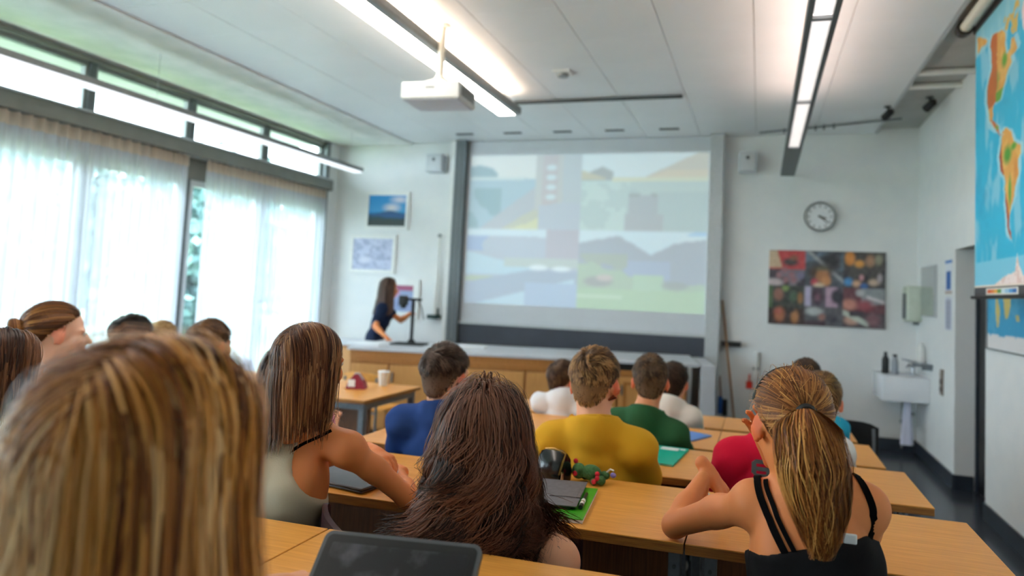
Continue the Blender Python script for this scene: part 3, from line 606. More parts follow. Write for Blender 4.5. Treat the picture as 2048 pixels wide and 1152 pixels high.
def n_grey(u, v):
    C = np.zeros((len(u), 3)); put(C, np.ones(len(u)), '#d9dee8'); put(C, (v < .92)*(v > .05)*(u > .12)*(u < .9), '#a9aec0'); put(C, (np.sin(v*70) > .3)*(u > .2)*(u < .8)*.5, '#8d92a8'); return C
notice('white notice with a blue block on the right wall beside the doorway', 6.56, 6.79, 1.69, 1.995, n_blue)
notice('grey printed notice below the blue notice beside the doorway', 6.56, 6.79, 1.36, 1.66, n_grey)
t = thing('light_switch', 'tall brown grey light switch panel beside the doorway', 'switch', (XW, 6.885, .75))
B(-.012, -.001, -.05, .05, 0, .24, b=.003).build('plate', M('taupe_plastic', '#85796f', .5, c2='#7e7268', scale=20), t)
for z in (.03, .10, .17): B(-.02, -.011, -.035, .035, z, z+.05, b=.003).build('rocker', M('switch_rocker_%d' % int(z*100), '#a3988d' if z > .1 else '#574b46', .5, c2='#9c9186' if z > .1 else '#50453f', scale=20), t)

# ------------------------------------------------------------------ maps
AL = [(0.028, 3.398), (0.135, 3.36), (0.237, 3.293), (0.204, 3.28), (0.124, 3.295), (0.042, 3.271)]
NA = [(0.313, 3.271), (0.344, 3.292), (0.436, 3.269), (0.515, 3.252), (0.573, 3.208), (0.554, 3.153), (0.582, 3.08), (0.647, 3.09), (0.664, 3.144), (0.709, 3.133), (0.752, 3.057), (0.718, 3.037), (0.656, 3.039), (0.674, 2.999), (0.611, 2.974), (0.565, 2.921), (0.517, 2.881), (0.489, 2.841), (0.439, 2.838), (0.379, 2.846), (0.348, 2.819), (0.338, 2.735), (0.421, 2.692), (0.461, 2.654), (0.38, 2.681), (0.296, 2.732), (0.274, 2.811), (0.23, 2.897), (0.24, 2.983), (0.283, 3.028), (0.325, 3.087), (0.313, 3.179), (0.292, 3.231)]
AR = [(0.515, 3.28), (0.572, 3.326), (0.682, 3.286), (0.734, 3.343), (0.786, 3.32), (0.752, 3.156), (0.682, 3.164), (0.628, 3.22), (0.572, 3.222)]
GR = [(0.819, 3.24), (0.87, 3.33), (1.0, 3.34), (1.05, 3.25), (0.95, 3.14), (0.88, 3.08), (0.83, 3.15)]
SA = [(0.509, 2.625), (0.575, 2.636), (0.666, 2.586), (0.702, 2.525), (0.803, 2.482), (0.812, 2.435), (0.77, 2.406), (0.779, 2.34), (0.753, 2.293), (0.72, 2.254), (0.711, 2.204), (0.668, 2.152), (0.632, 2.104), (0.633, 2.038), (0.677, 1.952), (0.615, 2.001), (0.587, 2.11), (0.568, 2.199), (0.558, 2.335), (0.491, 2.395), (0.462, 2.484), (0.5, 2.565)]
CA = [(0.296, 2.758), (0.359, 2.734), (0.441, 2.685), (0.471, 2.614), (0.519, 2.606), (0.441, 2.635), (0.38, 2.686)]
AN = [(0.3, 1.69), (0.467, 1.733), (0.543, 1.751), (0.721, 1.777), (0.754, 1.883), (0.796, 1.798), (0.846, 1.753), (1.3, 1.77), (1.8, 1.76), (2.4, 1.74), (2.4, 1.69)]
AF = [(1.12, 2.80), (1.3, 2.85), (1.5, 2.80), (1.62, 2.62), (1.55, 2.50), (1.5, 2.3), (1.42, 2.16), (1.36, 2.2), (1.32, 2.45), (1.24, 2.56), (1.12, 2.6), (1.06, 2.7)]
EU = [(1.14, 2.92), (1.2, 3.1), (1.35, 3.22), (1.6, 3.26), (2.0, 3.3), (2.4, 3.26), (2.4, 2.8), (2.2, 2.62), (2.05, 2.7), (1.95, 2.5), (1.85, 2.72), (1.66, 2.72), (1.5, 2.86), (1.3, 2.88)]
MW = 2.4
def worldmap(u, v):
    x = u*MW; z = 1.70+v*1.745; C = np.zeros((len(u), 3)); n = fbm(x, z, 5, 21); n2 = fbm(x, z, 22, 31); n3 = fbm(x*2.2, z*.8, 6, 35)
    put(C, np.ones(len(u)), '#31b4da'); put(C, np.clip((n3-.50)*8, 0, 1)*.75, '#8fcbe0'); put(C, np.clip((n-.62)*9, 0, 1)*.5, '#1c9fcb'); put(C, (z > 3.26)*.6, '#a9d8e0'); put(C, z < 1.86, '#7cc8e2')
    jx = x+.02*(n2-.5); jz = z+.02*(n-.5)
    def land(P, base='#dfa452'):
        pc = np.mean(np.array(P), 0); Q = [(pc[0]+(a-pc[0])*1.13+(.02 if a > pc[0] else -.02), pc[1]+(b-pc[1])*1.05) for a, b in P]
        put(C, inpoly(jx, jz, Q)*.6, '#b9dfe6'); m = inpoly(jx, jz, P); put(C, m, base); put(C, m*np.clip((n2-.52)*7, 0, 1)*.7, '#e9bd6a'); put(C, m*np.clip((n-.57)*9, 0, 1)*.85, '#69a63a'); return m
    for P in (AL, NA, SA, AF, EU, CA): land(P)
    m = inpoly(jx, jz, NA); put(C, m*(jx < .42-.25*(2.95-np.minimum(jz, 2.95)))*(jz > 2.84)*.9, '#c2602c'); put(C, inpoly(jx, jz, CA), '#c9652f'); put(C, m*(jz < 2.9)*(jx > .40), '#6fa73e'); put(C, m*blob(x, z, .55, 3.06, .06, .06, .6), '#5fa33c')
    put(C, inpoly(jx, jz, AL)*(n > .5)*.8, '#c9702f')
    m = inpoly(jx, jz, SA); put(C, m*(jx < .535+.14*np.clip((2.35-jz)/.35, 0, 1))*(jz < 2.6)*(jx < .50+.16*np.clip((2.5-jz)/.5, 0, 1)), '#b04a26'); put(C, m*blob(x, z, .60, 2.47, .09, .07, .6), '#4d9a36'); put(C, m*blob(x, z, .70, 2.50, .06, .03, .6), '#5aa23a'); put(C, m*blob(x, z, .64, 2.25, .03, .12, .6), '#5aa23a'); put(C, m*blob(x, z, .73, 2.36, .06, .1, .8)*.7, '#d27f3a')
    m = inpoly(jx, jz, AR)*(n2 > .47); put(C, m, '#d9b860'); put(C, inpoly(jx, jz, GR), '#eed5da'); m = inpoly(jx, jz, AN); put(C, m, '#f0dfdc'); put(C, m*(n2 > .58), '#e3c6c0')
    put(C, z < 1.712, '#e8d8cc'); return C*1.12
t = thing('wall_map', 'large hanging world map showing the Americas beside the doorway', 'map', (1.38, 4.95, 1.55))
B(-.001, .003, -MW, 0, .145, 1.90).build('cloth_backing', MT['paper'], t)
picture('print', (-.0025, 0, .15), (0, -MW, 0), (0, 0, 1.745), 300, 220, worldmap, MT['map'], t)
dk = M('dark_grey_map_border', '#4a494d', .6, c2='#454448', scale=20)
B(-.004, .004, -MW, .0, .09, .15).build('lower_border', dk, t)
B(-.012, .012, -MW-.06, .06, .075, .097, b=.006).build('bottom_bar', MT['black'], t)
def legend(u, v):
    C = np.zeros((len(u), 3)); put(C, np.ones(len(u)), '#e6e2dc'); i = (v > .25)*(v < .8)*(u > .04)*(u < .96)
    for k, h in enumerate(['#e2602c', '#e8823a', '#ecae4c', '#5f9a3c', '#cfe6f0', '#9ccbe6', '#5a9fd8', '#2f6fb8']): put(C, i*(u > .04+k*.115)*(u <= .155+k*.115), h)
    return C
picture('colour_scale', (-.0055, -.24, .10), (0, -.54, 0), (0, 0, .042), 60, 8, legend, MT['print'], t)
B(-.012, .012, -MW-.03, .03, 1.89, 1.935, b=.004).build('top_bar', dk, t)
t = thing('screen_roller', 'white roller tube with dark end cap under the ceiling recess', 'roller', (1.305, 4.94, 3.475))
MB().lathe([(.036, -2.6), (.036, -.03)], (0, 0, 0), 20, 'y').build('tube', MT['cream'], t, True)
MB().lathe([(.054, -.03), (.056, .0), (.05, .05), (.02, .055)], (0, 0, 0), 20, 'y').build('end_cap', M('dark_brown_plastic', '#3a342f', .5, c2='#352f2a', scale=20), t, True)
def map2(u, v):
    x = u*.75; z = 1.29+v*.9; C = np.zeros((len(u), 3)); n = fbm(x, z, 9, 61); put(C, np.ones(len(u)), '#3b9fcb'); put(C, (n > .55)*.5, '#5fb4d6')
    for P in ([(0.161, 1.75), (0.208, 1.65), (0.266, 1.552), (0.232, 1.439), (0.197, 1.437), (0.173, 1.567)], [(0.30, 1.75), (0.493, 1.75), (0.462, 1.586), (0.41, 1.5), (0.366, 1.499), (0.344, 1.569)], [(0.555, 1.53), (0.614, 1.537), (0.624, 1.498), (0.575, 1.485)], [(.25, 1.85), (.7, 1.8), (.72, 2.05), (.3, 2.08)], [(.03, 1.85), (.18, 1.83), (.2, 2.08), (.02, 2.08)]): put(C, inpoly(x+.01*(n-.5), z, P), '#d3c070')
    put(C, z < 1.385+.03*(n-.5), '#e2dfdf'); put(C, (z < 1.315)*(z > 1.310), '#b8b4b4'); return C
t = thing('framed_map', 'smaller flat world map on the right wall behind the hanging map', 'map', (XW, 5.60, 1.28))
MB().box(-.02, -.002, -.78, .0, -.012, .0).box(-.02, -.002, -.78, 0, .915, .927).box(-.02, -.002, -.012, .0, 0, .915).box(-.02, -.002, -.78, -.768, 0, .915).build('frame', MT['alu'], t)
B(-.010, -.002, -.77, -.01, .0, .915).build('backing', MT['paper'], t)
picture('print', (-.0115, -.012, .006), (0, -.756, 0), (0, 0, .905), 60, 70, map2, MT['map'], t)
# ------------------------------------------------------------------ teacher's bench and what stands on it
bt = thing('teacher_bench', 'long teacher bench with pale top and oak cabinet doors before the board', 'bench', (-4.05, 5.953, 0), math.radians(11.37))
B(-.03, 3.56, 0, 1.0, .868, .90, b=.005).build('bench_top', MT['bench_top'], bt)
B(2.62, 3.45, .03, .95, .80, .868).build('recess_strip', MT['black'], bt); B(.0, 2.61, .012, .95, .80, .868).build('top_rail', MT['wood_cab_dark'], bt)
B(.0, 3.45, .025, .96, .06, .80).build('carcass', MT['wood_cab_dark'], bt)
B(.03, 3.42, .07, .93, 0, .06).build('plinth', MT['blackm'], bt)
xs = [.01, .42, 1.13, 1.83, 2.10, 2.76, 3.44]
for i in range(6):
    d = B(xs[i]+.012, xs[i+1]-.012, .0, .024, .085, .735, b=.004).build('door', MT['wood_cab'], bt)
    if i in (1, 2, 4, 5): MB().box(xs[i]+.035, xs[i]+.05, -.02, .002, .56, .66, b=.003).build('handle', MT['alu_dark'], d)
    if i == 5:
        MB().box(xs[i]+.06, xs[i+1]-.06, -.006, .002, .66, .69).box(xs[i]+.06, xs[i+1]-.06, -.006, .002, .13, .16).box(xs[i]+.06, xs[i]+.09, -.006, .002, .13, .69).box(xs[i+1]-.09, xs[i+1]-.06, -.006, .002, .13, .69).build('raised_frame', MT['wood_cab_dark'], d)
B(.012, 3.438, .004, .026, .745, .80, b=.003).build('apron_rail', MT['wood_cab_dark'], bt)
B(3.58, 3.72, .0, .9, .0, .89, b=.006).build('end_panel', MT['panel_grey'], bt)
def on_bench(x, y, z=.9):
    c, s = math.cos(math.radians(11.37)), math.sin(math.radians(11.37)); return (-4.05+x*c-y*s, 5.953+x*s+y*c, z)
t = thing('document_camera', 'black document camera on a tall stand on the teacher bench', 'camera', on_bench(.46, .55), .2)
MB().box(-.20, .16, -.13, .13, 0, .018, b=.005).build('base', MT['blackm'], t)
MB().lathe([(.05, .018), (.035, .05), (.025, .06)], (0, 0, 0), 18).tube([(0, 0, .05), (0, 0, .50)], .020, 12).build('column', MT['blackm'], t, True)
MB().box(-.07, .09, -.02, .02, .485, .515, b=.006).build('arm', MT['blackm'], t)
MB().box(-.16, -.07, -.04, .04, .43, .54, b=.012).lathe([(.028, .40), (.03, .43)], (-.115, 0, 0), 16).build('camera_head', MT['black'], t)
MB().tube([(.05, .02, .49), (.09, .03, .40), (.12, .03, .28)], .006, 8).build('lamp_stalk', MT['blackm'], t, True)
for i, (x, y, rz, w, h, lb) in enumerate([(1.15, .55, .2, .30, .21, 'stack of white papers lying on the bench right of the document camera'), (.05, .45, -.1, .42, .30, 'white sheet of paper on the bench end beside the teacher')]):
    t = thing('paper_stack', lb, 'paper', on_bench(x, y, .9005), rz)
    for k in range(4 if i == 0 else 2):
        m = B(-w/2, w/2, -h/2, h/2, k*.006, k*.006+.0055); m.rot(Matrix.Rotation(.05*((k*7) % 3-1), 4, 'Z')); m.build('sheet', MT['paper'], t)
t = thing('low_cabinet', 'low oak cabinet in the corner under the windows left of the bench', 'cabinet', (-4.95, 7.30, 0))
B(-.42, .42, -.30, .30, 0, .80, b=.005).build('body', MT['wood_cab_dark'], t); B(-.45, .45, -.33, .31, .80, .83, b=.004).build('worktop', MT['bench_top'], t)
for s in (-1, 1): d = B(.01*s, .40*s, -.32, -.30, .05, .77, b=.004).build('door', MT['wood_cab'], t); MB().tube([(.06*s, -.32, .6), (.06*s, -.345, .6)], .01).build('knob', MT['alu_dark'], d)

# ------------------------------------------------------------------ desks
def make_desk(label, w, d, h, loc, base, group, rz=0):
    """origin: middle of near edge on its floor level"""
    t = thing('school_desk', label, 'desk', (loc[0], loc[1], base), rz, group); H = h-base
    top = B(-w/2, w/2, 0, d, H-.004, H, b=.0015).build('desk_top', MT['wood'], t)
    B(-w/2+.0005, w/2-.0005, .0005, d-.0005, H-.028, H-.004, b=.001).build('plywood_edge', MT['wood_edge'], top)
    B(-w/2+.05, w/2-.05, d-.06, d-.042, H-.42, H-.03, b=.002).build('modesty_panel', MT['wood_panel'], t)
    for s in (-1, 1):
        x = s*(w/2-.05)
        MB().box(x-.018, x+.018, d*.55-.02, d*.55+.02, .03, H-.05, b=.003).box(x-.02, x+.02, .05, d-.03, 0, .03, b=.004).box(x-.02, x+.02, .06, d-.05, H-.05, H-.028, b=.003).build('leg', MT['steel'], t)
        MB().lathe([(.006, d*.55-.024), (.006, d*.55-.02)], (x, 0, H-.10), 10, 'y').lathe([(.006, d*.55-.024), (.006, d*.55-.02)], (x, 0, H-.16), 10, 'y').build('bolt', MT['alu_dark'], t)
    return t
rows = [(0.86, 1.36, .98, .26, 'first'), (1.753, 2.247, .92, .20, 'second'), (2.587, 3.09, .86, .14, 'third'), (3.40, 3.91, .80, .08, 'fourth'), (4.23, 4.66, .75, .03, 'fifth')]
seg = [(-1.72, -.952, 'left end'), (-.948, -.174, 'middle'), (-.17, .607, 'aisle end')]
shift = [0, 0, -.006, -.022, -.035]
for r, (y0, y1, z, b, nm) in enumerate(rows):
    for s, (x0, x1, sn) in enumerate(seg):
        if r == 0 and s == 2: continue
        make_desk('oak topped school desk at the %s of the %s row from the camera' % (sn, nm), x1-x0, y1-y0, z, ((x0+x1)/2+shift[r], y0), b, 'desks in rows')
def make_table(label, x0, x1, y0, y1, z, b):
    t = thing('side_table', label, 'table', ((x0+x1)/2, y0, b), 0, 'tables of the window side block'); w = x1-x0; d = y1-y0; H = z-b
    top = B(-w/2, w/2, 0, d, H-.004, H, b=.0015).build('table_top', MT['wood'], t); B(-w/2+.0005, w/2-.0005, .0005, d-.0005, H-.028, H-.004, b=.001).build('plywood_edge', MT['wood_edge'], top)
    MB().box(-w/2+.04, w/2-.04, .04, .07, H-.078, H-.028, b=.003).box(-w/2+.04, w/2-.04, d-.07, d-.04, H-.078, H-.028, b=.003).box(-w/2+.03, -w/2+.06, .05, d-.05, H-.078, H-.028).box(w/2-.06, w/2-.03, .05, d-.05, H-.078, H-.028).build('steel_frame', MT['steel'], t)
    for sx in (-1, 1):
        for yy in (.06, d-.06): B(sx*(w/2-.05)-.022, sx*(w/2-.05)+.022, yy-.022, yy+.022, 0, H-.03, b=.003).build('leg', MT['steel'], t)
    B(-w/2+.08, w/2-.09, .22, .238, H-.40, H-.06, b=.002).build('modesty_panel', MT['wood_panel'], t)
make_table('oak topped steel frame table with the red pencil case on it', -4.75, -2.69, 4.17, 4.98, .72, 0)
make_table('oak topped table of the window block, in front of the girl with pinned up hair', -3.75, -2.35, 2.52, 2.98, .86, .14)
make_table('oak topped table of the window block, nearest to the camera', -2.75, -1.80, 1.72, 2.1, .92, .20)

# ------------------------------------------------------------------ chairs
def make_chair(label, loc, base, rz=0, mat='chair', group='chairs of the pupils'):
    t = thing('school_chair', label, 'chair', (loc[0], loc[1], base), rz, group)
    n = 9
    def shell(zfun, th, ext):
        pass
    # curved backrest
    V = []; F = []
    for k in range(n):
        q = -1+2*k/(n-1); x = q*.19; y = -.175+.035*(1-q*q)*-1
        top = .76-.035*q**4
        for (dy, z) in ((0, .56), (0, top), (-.014, top), (-.014, .56)): V.append((x, y+dy, z))
    for k in range(n-1):
        for j in range(4): F.append((k*4+j, k*4+(j+1) % 4, (k+1)*4+(j+1) % 4, (k+1)*4+j))
    F += [(3, 2, 1, 0), tuple((n-1)*4+j for j in range(4))]
    MB().add(V, F).build('backrest', MT[mat], t, True)
    MB().box(-.19, .19, -.16, .19, .415, .432, b=.006).build('seat', MT[mat], t)
    for s in (-1, 1):
        MB().tube([(s*.16, -.20, .72), (s*.165, -.185, .43), (s*.17, -.20, 0)], .011, 8).build('leg', MT['steel'], t, True)
        MB().tube([(s*.165, .15, .415), (s*.175, .17, 0)], .011, 8).build('leg', MT['steel'], t, True)
    MB().tube([(-.165, -.17, .40), (.165, -.17, .40)], .009, 8).tube([(-.165, .15, .40), (.165, .15, .40)], .009, 8).build('seat_frame', MT['steel'], t, True)
    return t
make_chair('empty maroon chair turned sideways between the two girls in front of the tablet', (-.885, 1.63), .20, math.radians(-45), group=None)
make_chair('empty orange wooden chair behind the table with the red pencil case', (-3.42, 5.42), 0, 0, 'wood', group=None)
make_chair('empty black chair at the aisle end of the front row', (.64, 5.02), .02, math.radians(-15), 'black', group=None)

# ------------------------------------------------------------------ things on the desks
t = thing('tablet_computer', 'grey framed tablet with a dusty dark screen standing on the nearest desk', 'tablet', (-.568, .925, .966), math.radians(7.5))
rotm = Matrix.Rotation(math.radians(-43), 4, 'X')
def tl(mb): return mb.rot(rotm)
fr = M('grey_tablet_bezel', '#55575b', .45, c2='#4d4f53', scale=30)
sd, sn, sb = base_mat('dusty_screen'); sb.inputs['Roughness'].default_value = .3
noise_mix(sn, sb, L4('#1d1b20'), L4('#6a6870'), 18, (1, 1, 1), 6, 0, .5, .8); MT['dusty'] = sd
def rrect(w, h, r, n=6):
    P = []
    for cx, cy, a in ((w-r, h-r, 0), (-w+r, h-r, 90), (-w+r, -h+r, 180), (w-r, -h+r, 270)):
        for k in range(n+1):
            q = math.radians(a+90*k/n); P.append((cx+r*math.cos(q), cy+r*math.sin(q)))
    return P
m = MB().prism(rrect(.142, .100, .015), -.006, .006); m.rot(Matrix.Translation((0, 0, .097)) @ Matrix.Rotation(PI/2, 4, 'X')); tl(m).build('casing', fr, t, True)
m = MB().prism(rrect(.135, .0935, .010), .006, .0068); m.rot(Matrix.Translation((0, 0, .097)) @ Matrix.Rotation(PI/2, 4, 'X')); tl(m).build('black_border', MT['black'], t)
m = MB().prism(rrect(.123, .080, .004), .0068, .0074); m.rot(Matrix.Translation((0, 0, .097)) @ Matrix.Rotation(PI/2, 4, 'X')); tl(m).build('screen_glass', MT['dusty'], t)
MB().box(-.05, .05, .135, .139, 0, .115).rot(Matrix.Rotation(math.radians(8), 4, 'X')).build('kickstand', fr, t)
t = thing('spiral_notebook', 'bright green notebook with white pages under the grey folio', 'notebook', (-.572, 1.925, .9205), .10)
green = M('bright_green_cover', '#3fae22', .35, c2='#39a31e', scale=20)
B(-.105, .105, -.1485, .1485, .0, .010, b=.001).build('pages', MT['paper'], t); B(-.106, .106, -.1495, .1495, .010, .012).build('cover', green, t)
t = thing('phone_folio', 'dark grey leather phone folio with a strap lying on the green notebook', 'phone case', (-.575, 1.965, .9326), .13)
lea = M('grey_leather', '#67656b', .55, c2='#5d5b61', scale=60, bump=.1)
B(-.075, .072, -.125, .125, .009, .0125, b=.0015).build('cover', lea, t); B(-.073, .055, -.122, .122, 0, .009, b=.002).build('phone', MT['black'], t)
B(-.005, .06, -.055, .075, .0125, .0135, b=.0004).build('pocket', lea, t); MB().tube([(-.02, -.05, .0128), (.03, -.048, .0135), (.074, -.05, .0135)], .0016, 6).build('strap', MT['black'], t)
t = thing('pen', 'black pen with a white cap clipped beside the grey folio', 'pen', (-.482, 1.885, .9395), .12)
MB().tube([(0, -.022, 0), (0, .0, 0)], .0065, 12).build('tip_barrel', MT['black'], t, True); MB().tube([(0, .0, 0), (0, .042, 0)], .0068, 12).build('cap', MT['white'], t, True); MB().tube([(.0, .042, 0), (.0, .11, 0)], .005, 12).build('barrel', MT['black'], t, True); MB().tube([(0, .016, .0), (0, .021, .0)], .0073, 12).build('ring', MT['chrome'], t, True)
t = thing('pencil_pouch', 'shiny black pencil pouch with a gold zipper on the second row desk', 'pencil case', (-.655, 2.165, .9205), -.35)
m = MB(); sec = [(-.04, 0), (-.046, .03), (-.034, .075), (-.012, .098), (.012, .098), (.034, .075), (.046, .03), (.04, 0)]; V = []; F = []
xs = [-.05, -.047, -.028, 0, .028, .047, .05]; sc = [.55, .85, 1, 1.03, 1, .85, .55]
for x, s in zip(xs, sc): V += [(x, y*s, z*(.5+.5*s)+.0) for y, z in sec]
for i in range(6): F += [(i*8+k, i*8+(k+1) % 8, (i+1)*8+(k+1) % 8, (i+1)*8+k) for k in range(8)]
m.add(V, F+[tuple(range(8)), tuple(48+k for k in range(8))]).build('body', M('black_patent', '#101113', .18, c2='#17181b', scale=40), t, True)
gold = M('gold_zip', '#b08a4a', .3, .9, c2='#9c783c', scale=60)
MB().tube([(.047, -.035, .03), (.051, -.02, .07), (.046, 0, .093), (0, 0, .102), (-.04, 0, .095)], .0035, 6).build('zipper', gold, t, True); MB().box(.050, .056, -.030, -.020, .01, .04).build('zip_pull', MT['chrome'], t)
# green plush toy with red spots
t = thing('plush_toy', 'small green plush toy with red spots beside the black pouch', 'toy', (-.53, 2.185, .9205), -.12)
pl = M('green_plush', '#4e7d4c', .95, c2='#3b6539', scale=160, bump=.8); rd = M('red_felt', '#d3283c', .9, c2='#c22034', scale=90)
def egg(r, c, n=12): 
    m = MB(); prof = [(math.sin(PI*k/n)*1.0, -math.cos(PI*k/n)) for k in range(n+1)]; m.lathe([(max(a, .02), b) for a, b in prof], (0, 0, 0), 16)
    m.v = [(x*r[0]+c[0], y*r[1]+c[1], z*r[2]+c[2]) for x, y, z in m.v]; return m
egg((.036, .026, .026), (.0, 0, .032)).build('body', pl, t, True)
egg((.024, .024, .026), (-.042, -.008, .034)).build('head', pl, t, True)
for p, r in (((.042, -.018, .016), (.016, .016, .016)), ((.044, .012, .026), (.018, .014, .014)), ((.02, -.026, .011), (.013, .012, .011)), ((-.03, .02, .014), (.014, .012, .014))): egg(r, p).build('paw', pl, t, True)
for p in ((-.055, -.005, .064), (-.046, -.031, .030), (.03, -.022, .036), (.024, -.037, .014), (.033, -.03, .024)): egg((.0085, .006, .0085), p, 8).build('red_spot', rd, t, True)
MB().tube([(.05, .01, .036), (.062, .015, .048), (.076, .01, .046)], .003, 6).build('loop', MT['cream'], t, True)
egg((.010, .005, .009), (.078, .0, .034), 8).build('purple_tag', M('purple_tag', '#8a82cf', .6, c2='#8078c4', scale=20), t, True)
t = thing('laptop', 'closed dark grey laptop under the arm of the girl in the olive tank top', 'laptop', (-1.27, 1.90, .9205), -.18)
MB().box(-.16, .16, -.105, .105, .003, .010, b=.003).build('base', M('slate_laptop', '#34373f', .4, c2='#30333b', scale=30), t); MB().box(-.16, .16, -.105, .105, .0105, .018, b=.003).build('lid', M('slate_laptop_lid', '#565963', .4, c2='#50535d', scale=30), t)
for x in (-.13, .13): MB().box(x-.012, x+.012, -.09, .09, 0, .003).build('foot_strip', MT['blackm'], t)
t = thing('tissue', 'crumpled white tissue on the desk under the hanging hand', 'tissue', (-.155, 2.10, .9205)); bm = bmesh.new(); bmesh.ops.create_icosphere(bm, subdivisions=3, radius=.06)
for v in bm.verts:
    q = v.co.copy(); f = .8+.28*math.sin(q.x*70+1)*math.cos(q.y*55)+.12*math.sin(q.z*90+q.x*40); v.co = Vector((q.x*f*1.1, q.y*f*.8, max(0, (q.z+.06)*.33*f)))
m = MB(); m.bm(bm); m.build('folds', MT['paper'], t, True)
def folder(label, c, z, rz, w, h, col, tagx=None):
    t = thing('document_folder', label, 'folder', (c[0], c[1], z+.0005), rz); mm = M('folder_'+col[1:], col, .35, c2=col, scale=20)
    B(-w/2, w/2, -h/2, h/2, 0, .003).build('back_cover', mm, t); B(-w/2+.003, w/2-.004, -h/2+.003, h/2-.003, .003, .006).build('papers', MT['paper'], t); B(-w/2, w/2, -h/2, h/2, .006, .008, b=.0005).build('front_cover', mm, t)
    if tagx: B(tagx[0], tagx[1], tagx[2], tagx[3], .008, .0085).build('label_sticker', MT['paper'], t)
    return t
t = folder('turquoise folder with a white label on the third row desk', (-.415, 2.915), .86, -.10, .215, .32, '#12b39a', (-.01, .07, .09, .14))
B(.075, .098, .115, .14, .008, .0085).build('small_sticker', MT['paper'], t)
folder('plain blue folder lying askew on the fourth row desk', (-.395, 3.635), .80, -.47, .21, .297, '#4a86dc')
t = thing('pencil_case', 'dark red tent shaped pencil case on the window side table', 'pencil case', (-3.06, 4.62, .7205), .3)
MB().prism([(-.075, .0), (.075, .0), (.06, .05), (.012, .115), (-.012, .115), (-.06, .05)], -.05, .05).rot(Matrix.Rotation(PI/2, 4, 'X')).build('body', M('dark_red_fabric', '#96203c', .6, c2='#841a34', scale=60), t, True)
MB().tube([(-.05, 0, .068), (-.012, 0, .119), (.012, 0, .119), (.05, 0, .068)], .006, 8).build('zipper', MT['alu_light'], t, True)
B(-.055, .0, -.053, -.050, .02, .075).build('white_patch', MT['paper'], t)
t = thing('paper_cup', 'white cup standing behind the dark red pencil case', 'cup', (-2.97, 4.86, .7205)); MB().lathe([(.034, 0), (.044, .11), (.046, .115), (.042, .115), (.032, .006), (.0, .006)], (0, 0, 0), 24).build('cup_wall', MT['white'], t, True); MB().lathe([(.047, .112), (.047, .118), (.043, .118)], (0, 0, 0), 24).build('lip', MT['paper'], t, True)
# ------------------------------------------------------------------ people: smooth bodies grown from a distance field
def V3(*a): return np.array(a, float)
def nrm(v): v = np.asarray(v, float); return v/(np.linalg.norm(v)+1e-12)
def prim_d(p, P):
    t = p[0]
    if t == 'c':
        a, b, ra, rb = p[1:5]; ba = b-a; q = P-a; h = np.clip((q@ba)/max(ba@ba, 1e-9), 0, 1); d = q-h[..., None]*ba
        return np.sqrt((d*d).sum(-1))-(ra+(rb-ra)*h)
    if t == 'e':
        c, r, R = p[1:4]; q = (P-c)@R; k0 = np.sqrt(((q/r)**2).sum(-1)); k1 = np.sqrt(((q/(r*r))**2).sum(-1))
        return k0*(k0-1)/np.maximum(k1, 1e-6)
    if t == 's': return np.sqrt(((P-p[1])**2).sum(-1))-p[2]
def prim_box(p):
    if p[0] == 'c': r = max(p[3], p[4]); lo = np.minimum(p[1], p[2])-r; hi = np.maximum(p[1], p[2])+r
    elif p[0] == 'e': m = np.sqrt(((p[3]*p[2][None])**2).sum(1)); lo, hi = p[1]-m, p[1]+m
    else: lo, hi = p[1]-p[2], p[1]+p[2]
    return lo, hi
def kof(p): return p[-1]
def smin(a, b, k): h = np.clip(.5+.5*(a-b)/k, 0, 1); return a+(b-a)*h-k*h*(1-h)
def smax(a, b, k): return -smin(-a, -b, k)
def sdf(prims, P, off=0.0):
    d = np.full(P.shape[:-1], 9.0)
    for p in prims: d = smin(d, prim_d(p, P)-off, kof(p))
    return d
def grid_sdf(prims, h, off=0.0, pad=.03):
    bs = [prim_box(p) for p in prims]; lo = np.min([b[0] for b in bs], 0)-pad-off; hi = np.max([b[1] for b in bs], 0)+pad+off
    n = np.ceil((hi-lo)/h).astype(int)+1; D = np.full(n, .25, np.float32); ax = [lo[i]+h*np.arange(n[i]) for i in range(3)]
    for p, (a, b) in zip(prims, bs):
        m = off+kof(p)+.06; i0 = np.maximum(((a-m-lo)/h).astype(int), 0); i1 = np.minimum(((b+m-lo)/h).astype(int)+2, n)
        sl = tuple(slice(i0[k], i1[k]) for k in range(3)); g = np.stack(np.meshgrid(*[ax[k][sl[k]] for k in range(3)], indexing='ij'), -1)
        D[sl] = smin(D[sl], (prim_d(p, g)-off), kof(p))
    return D, lo, ax
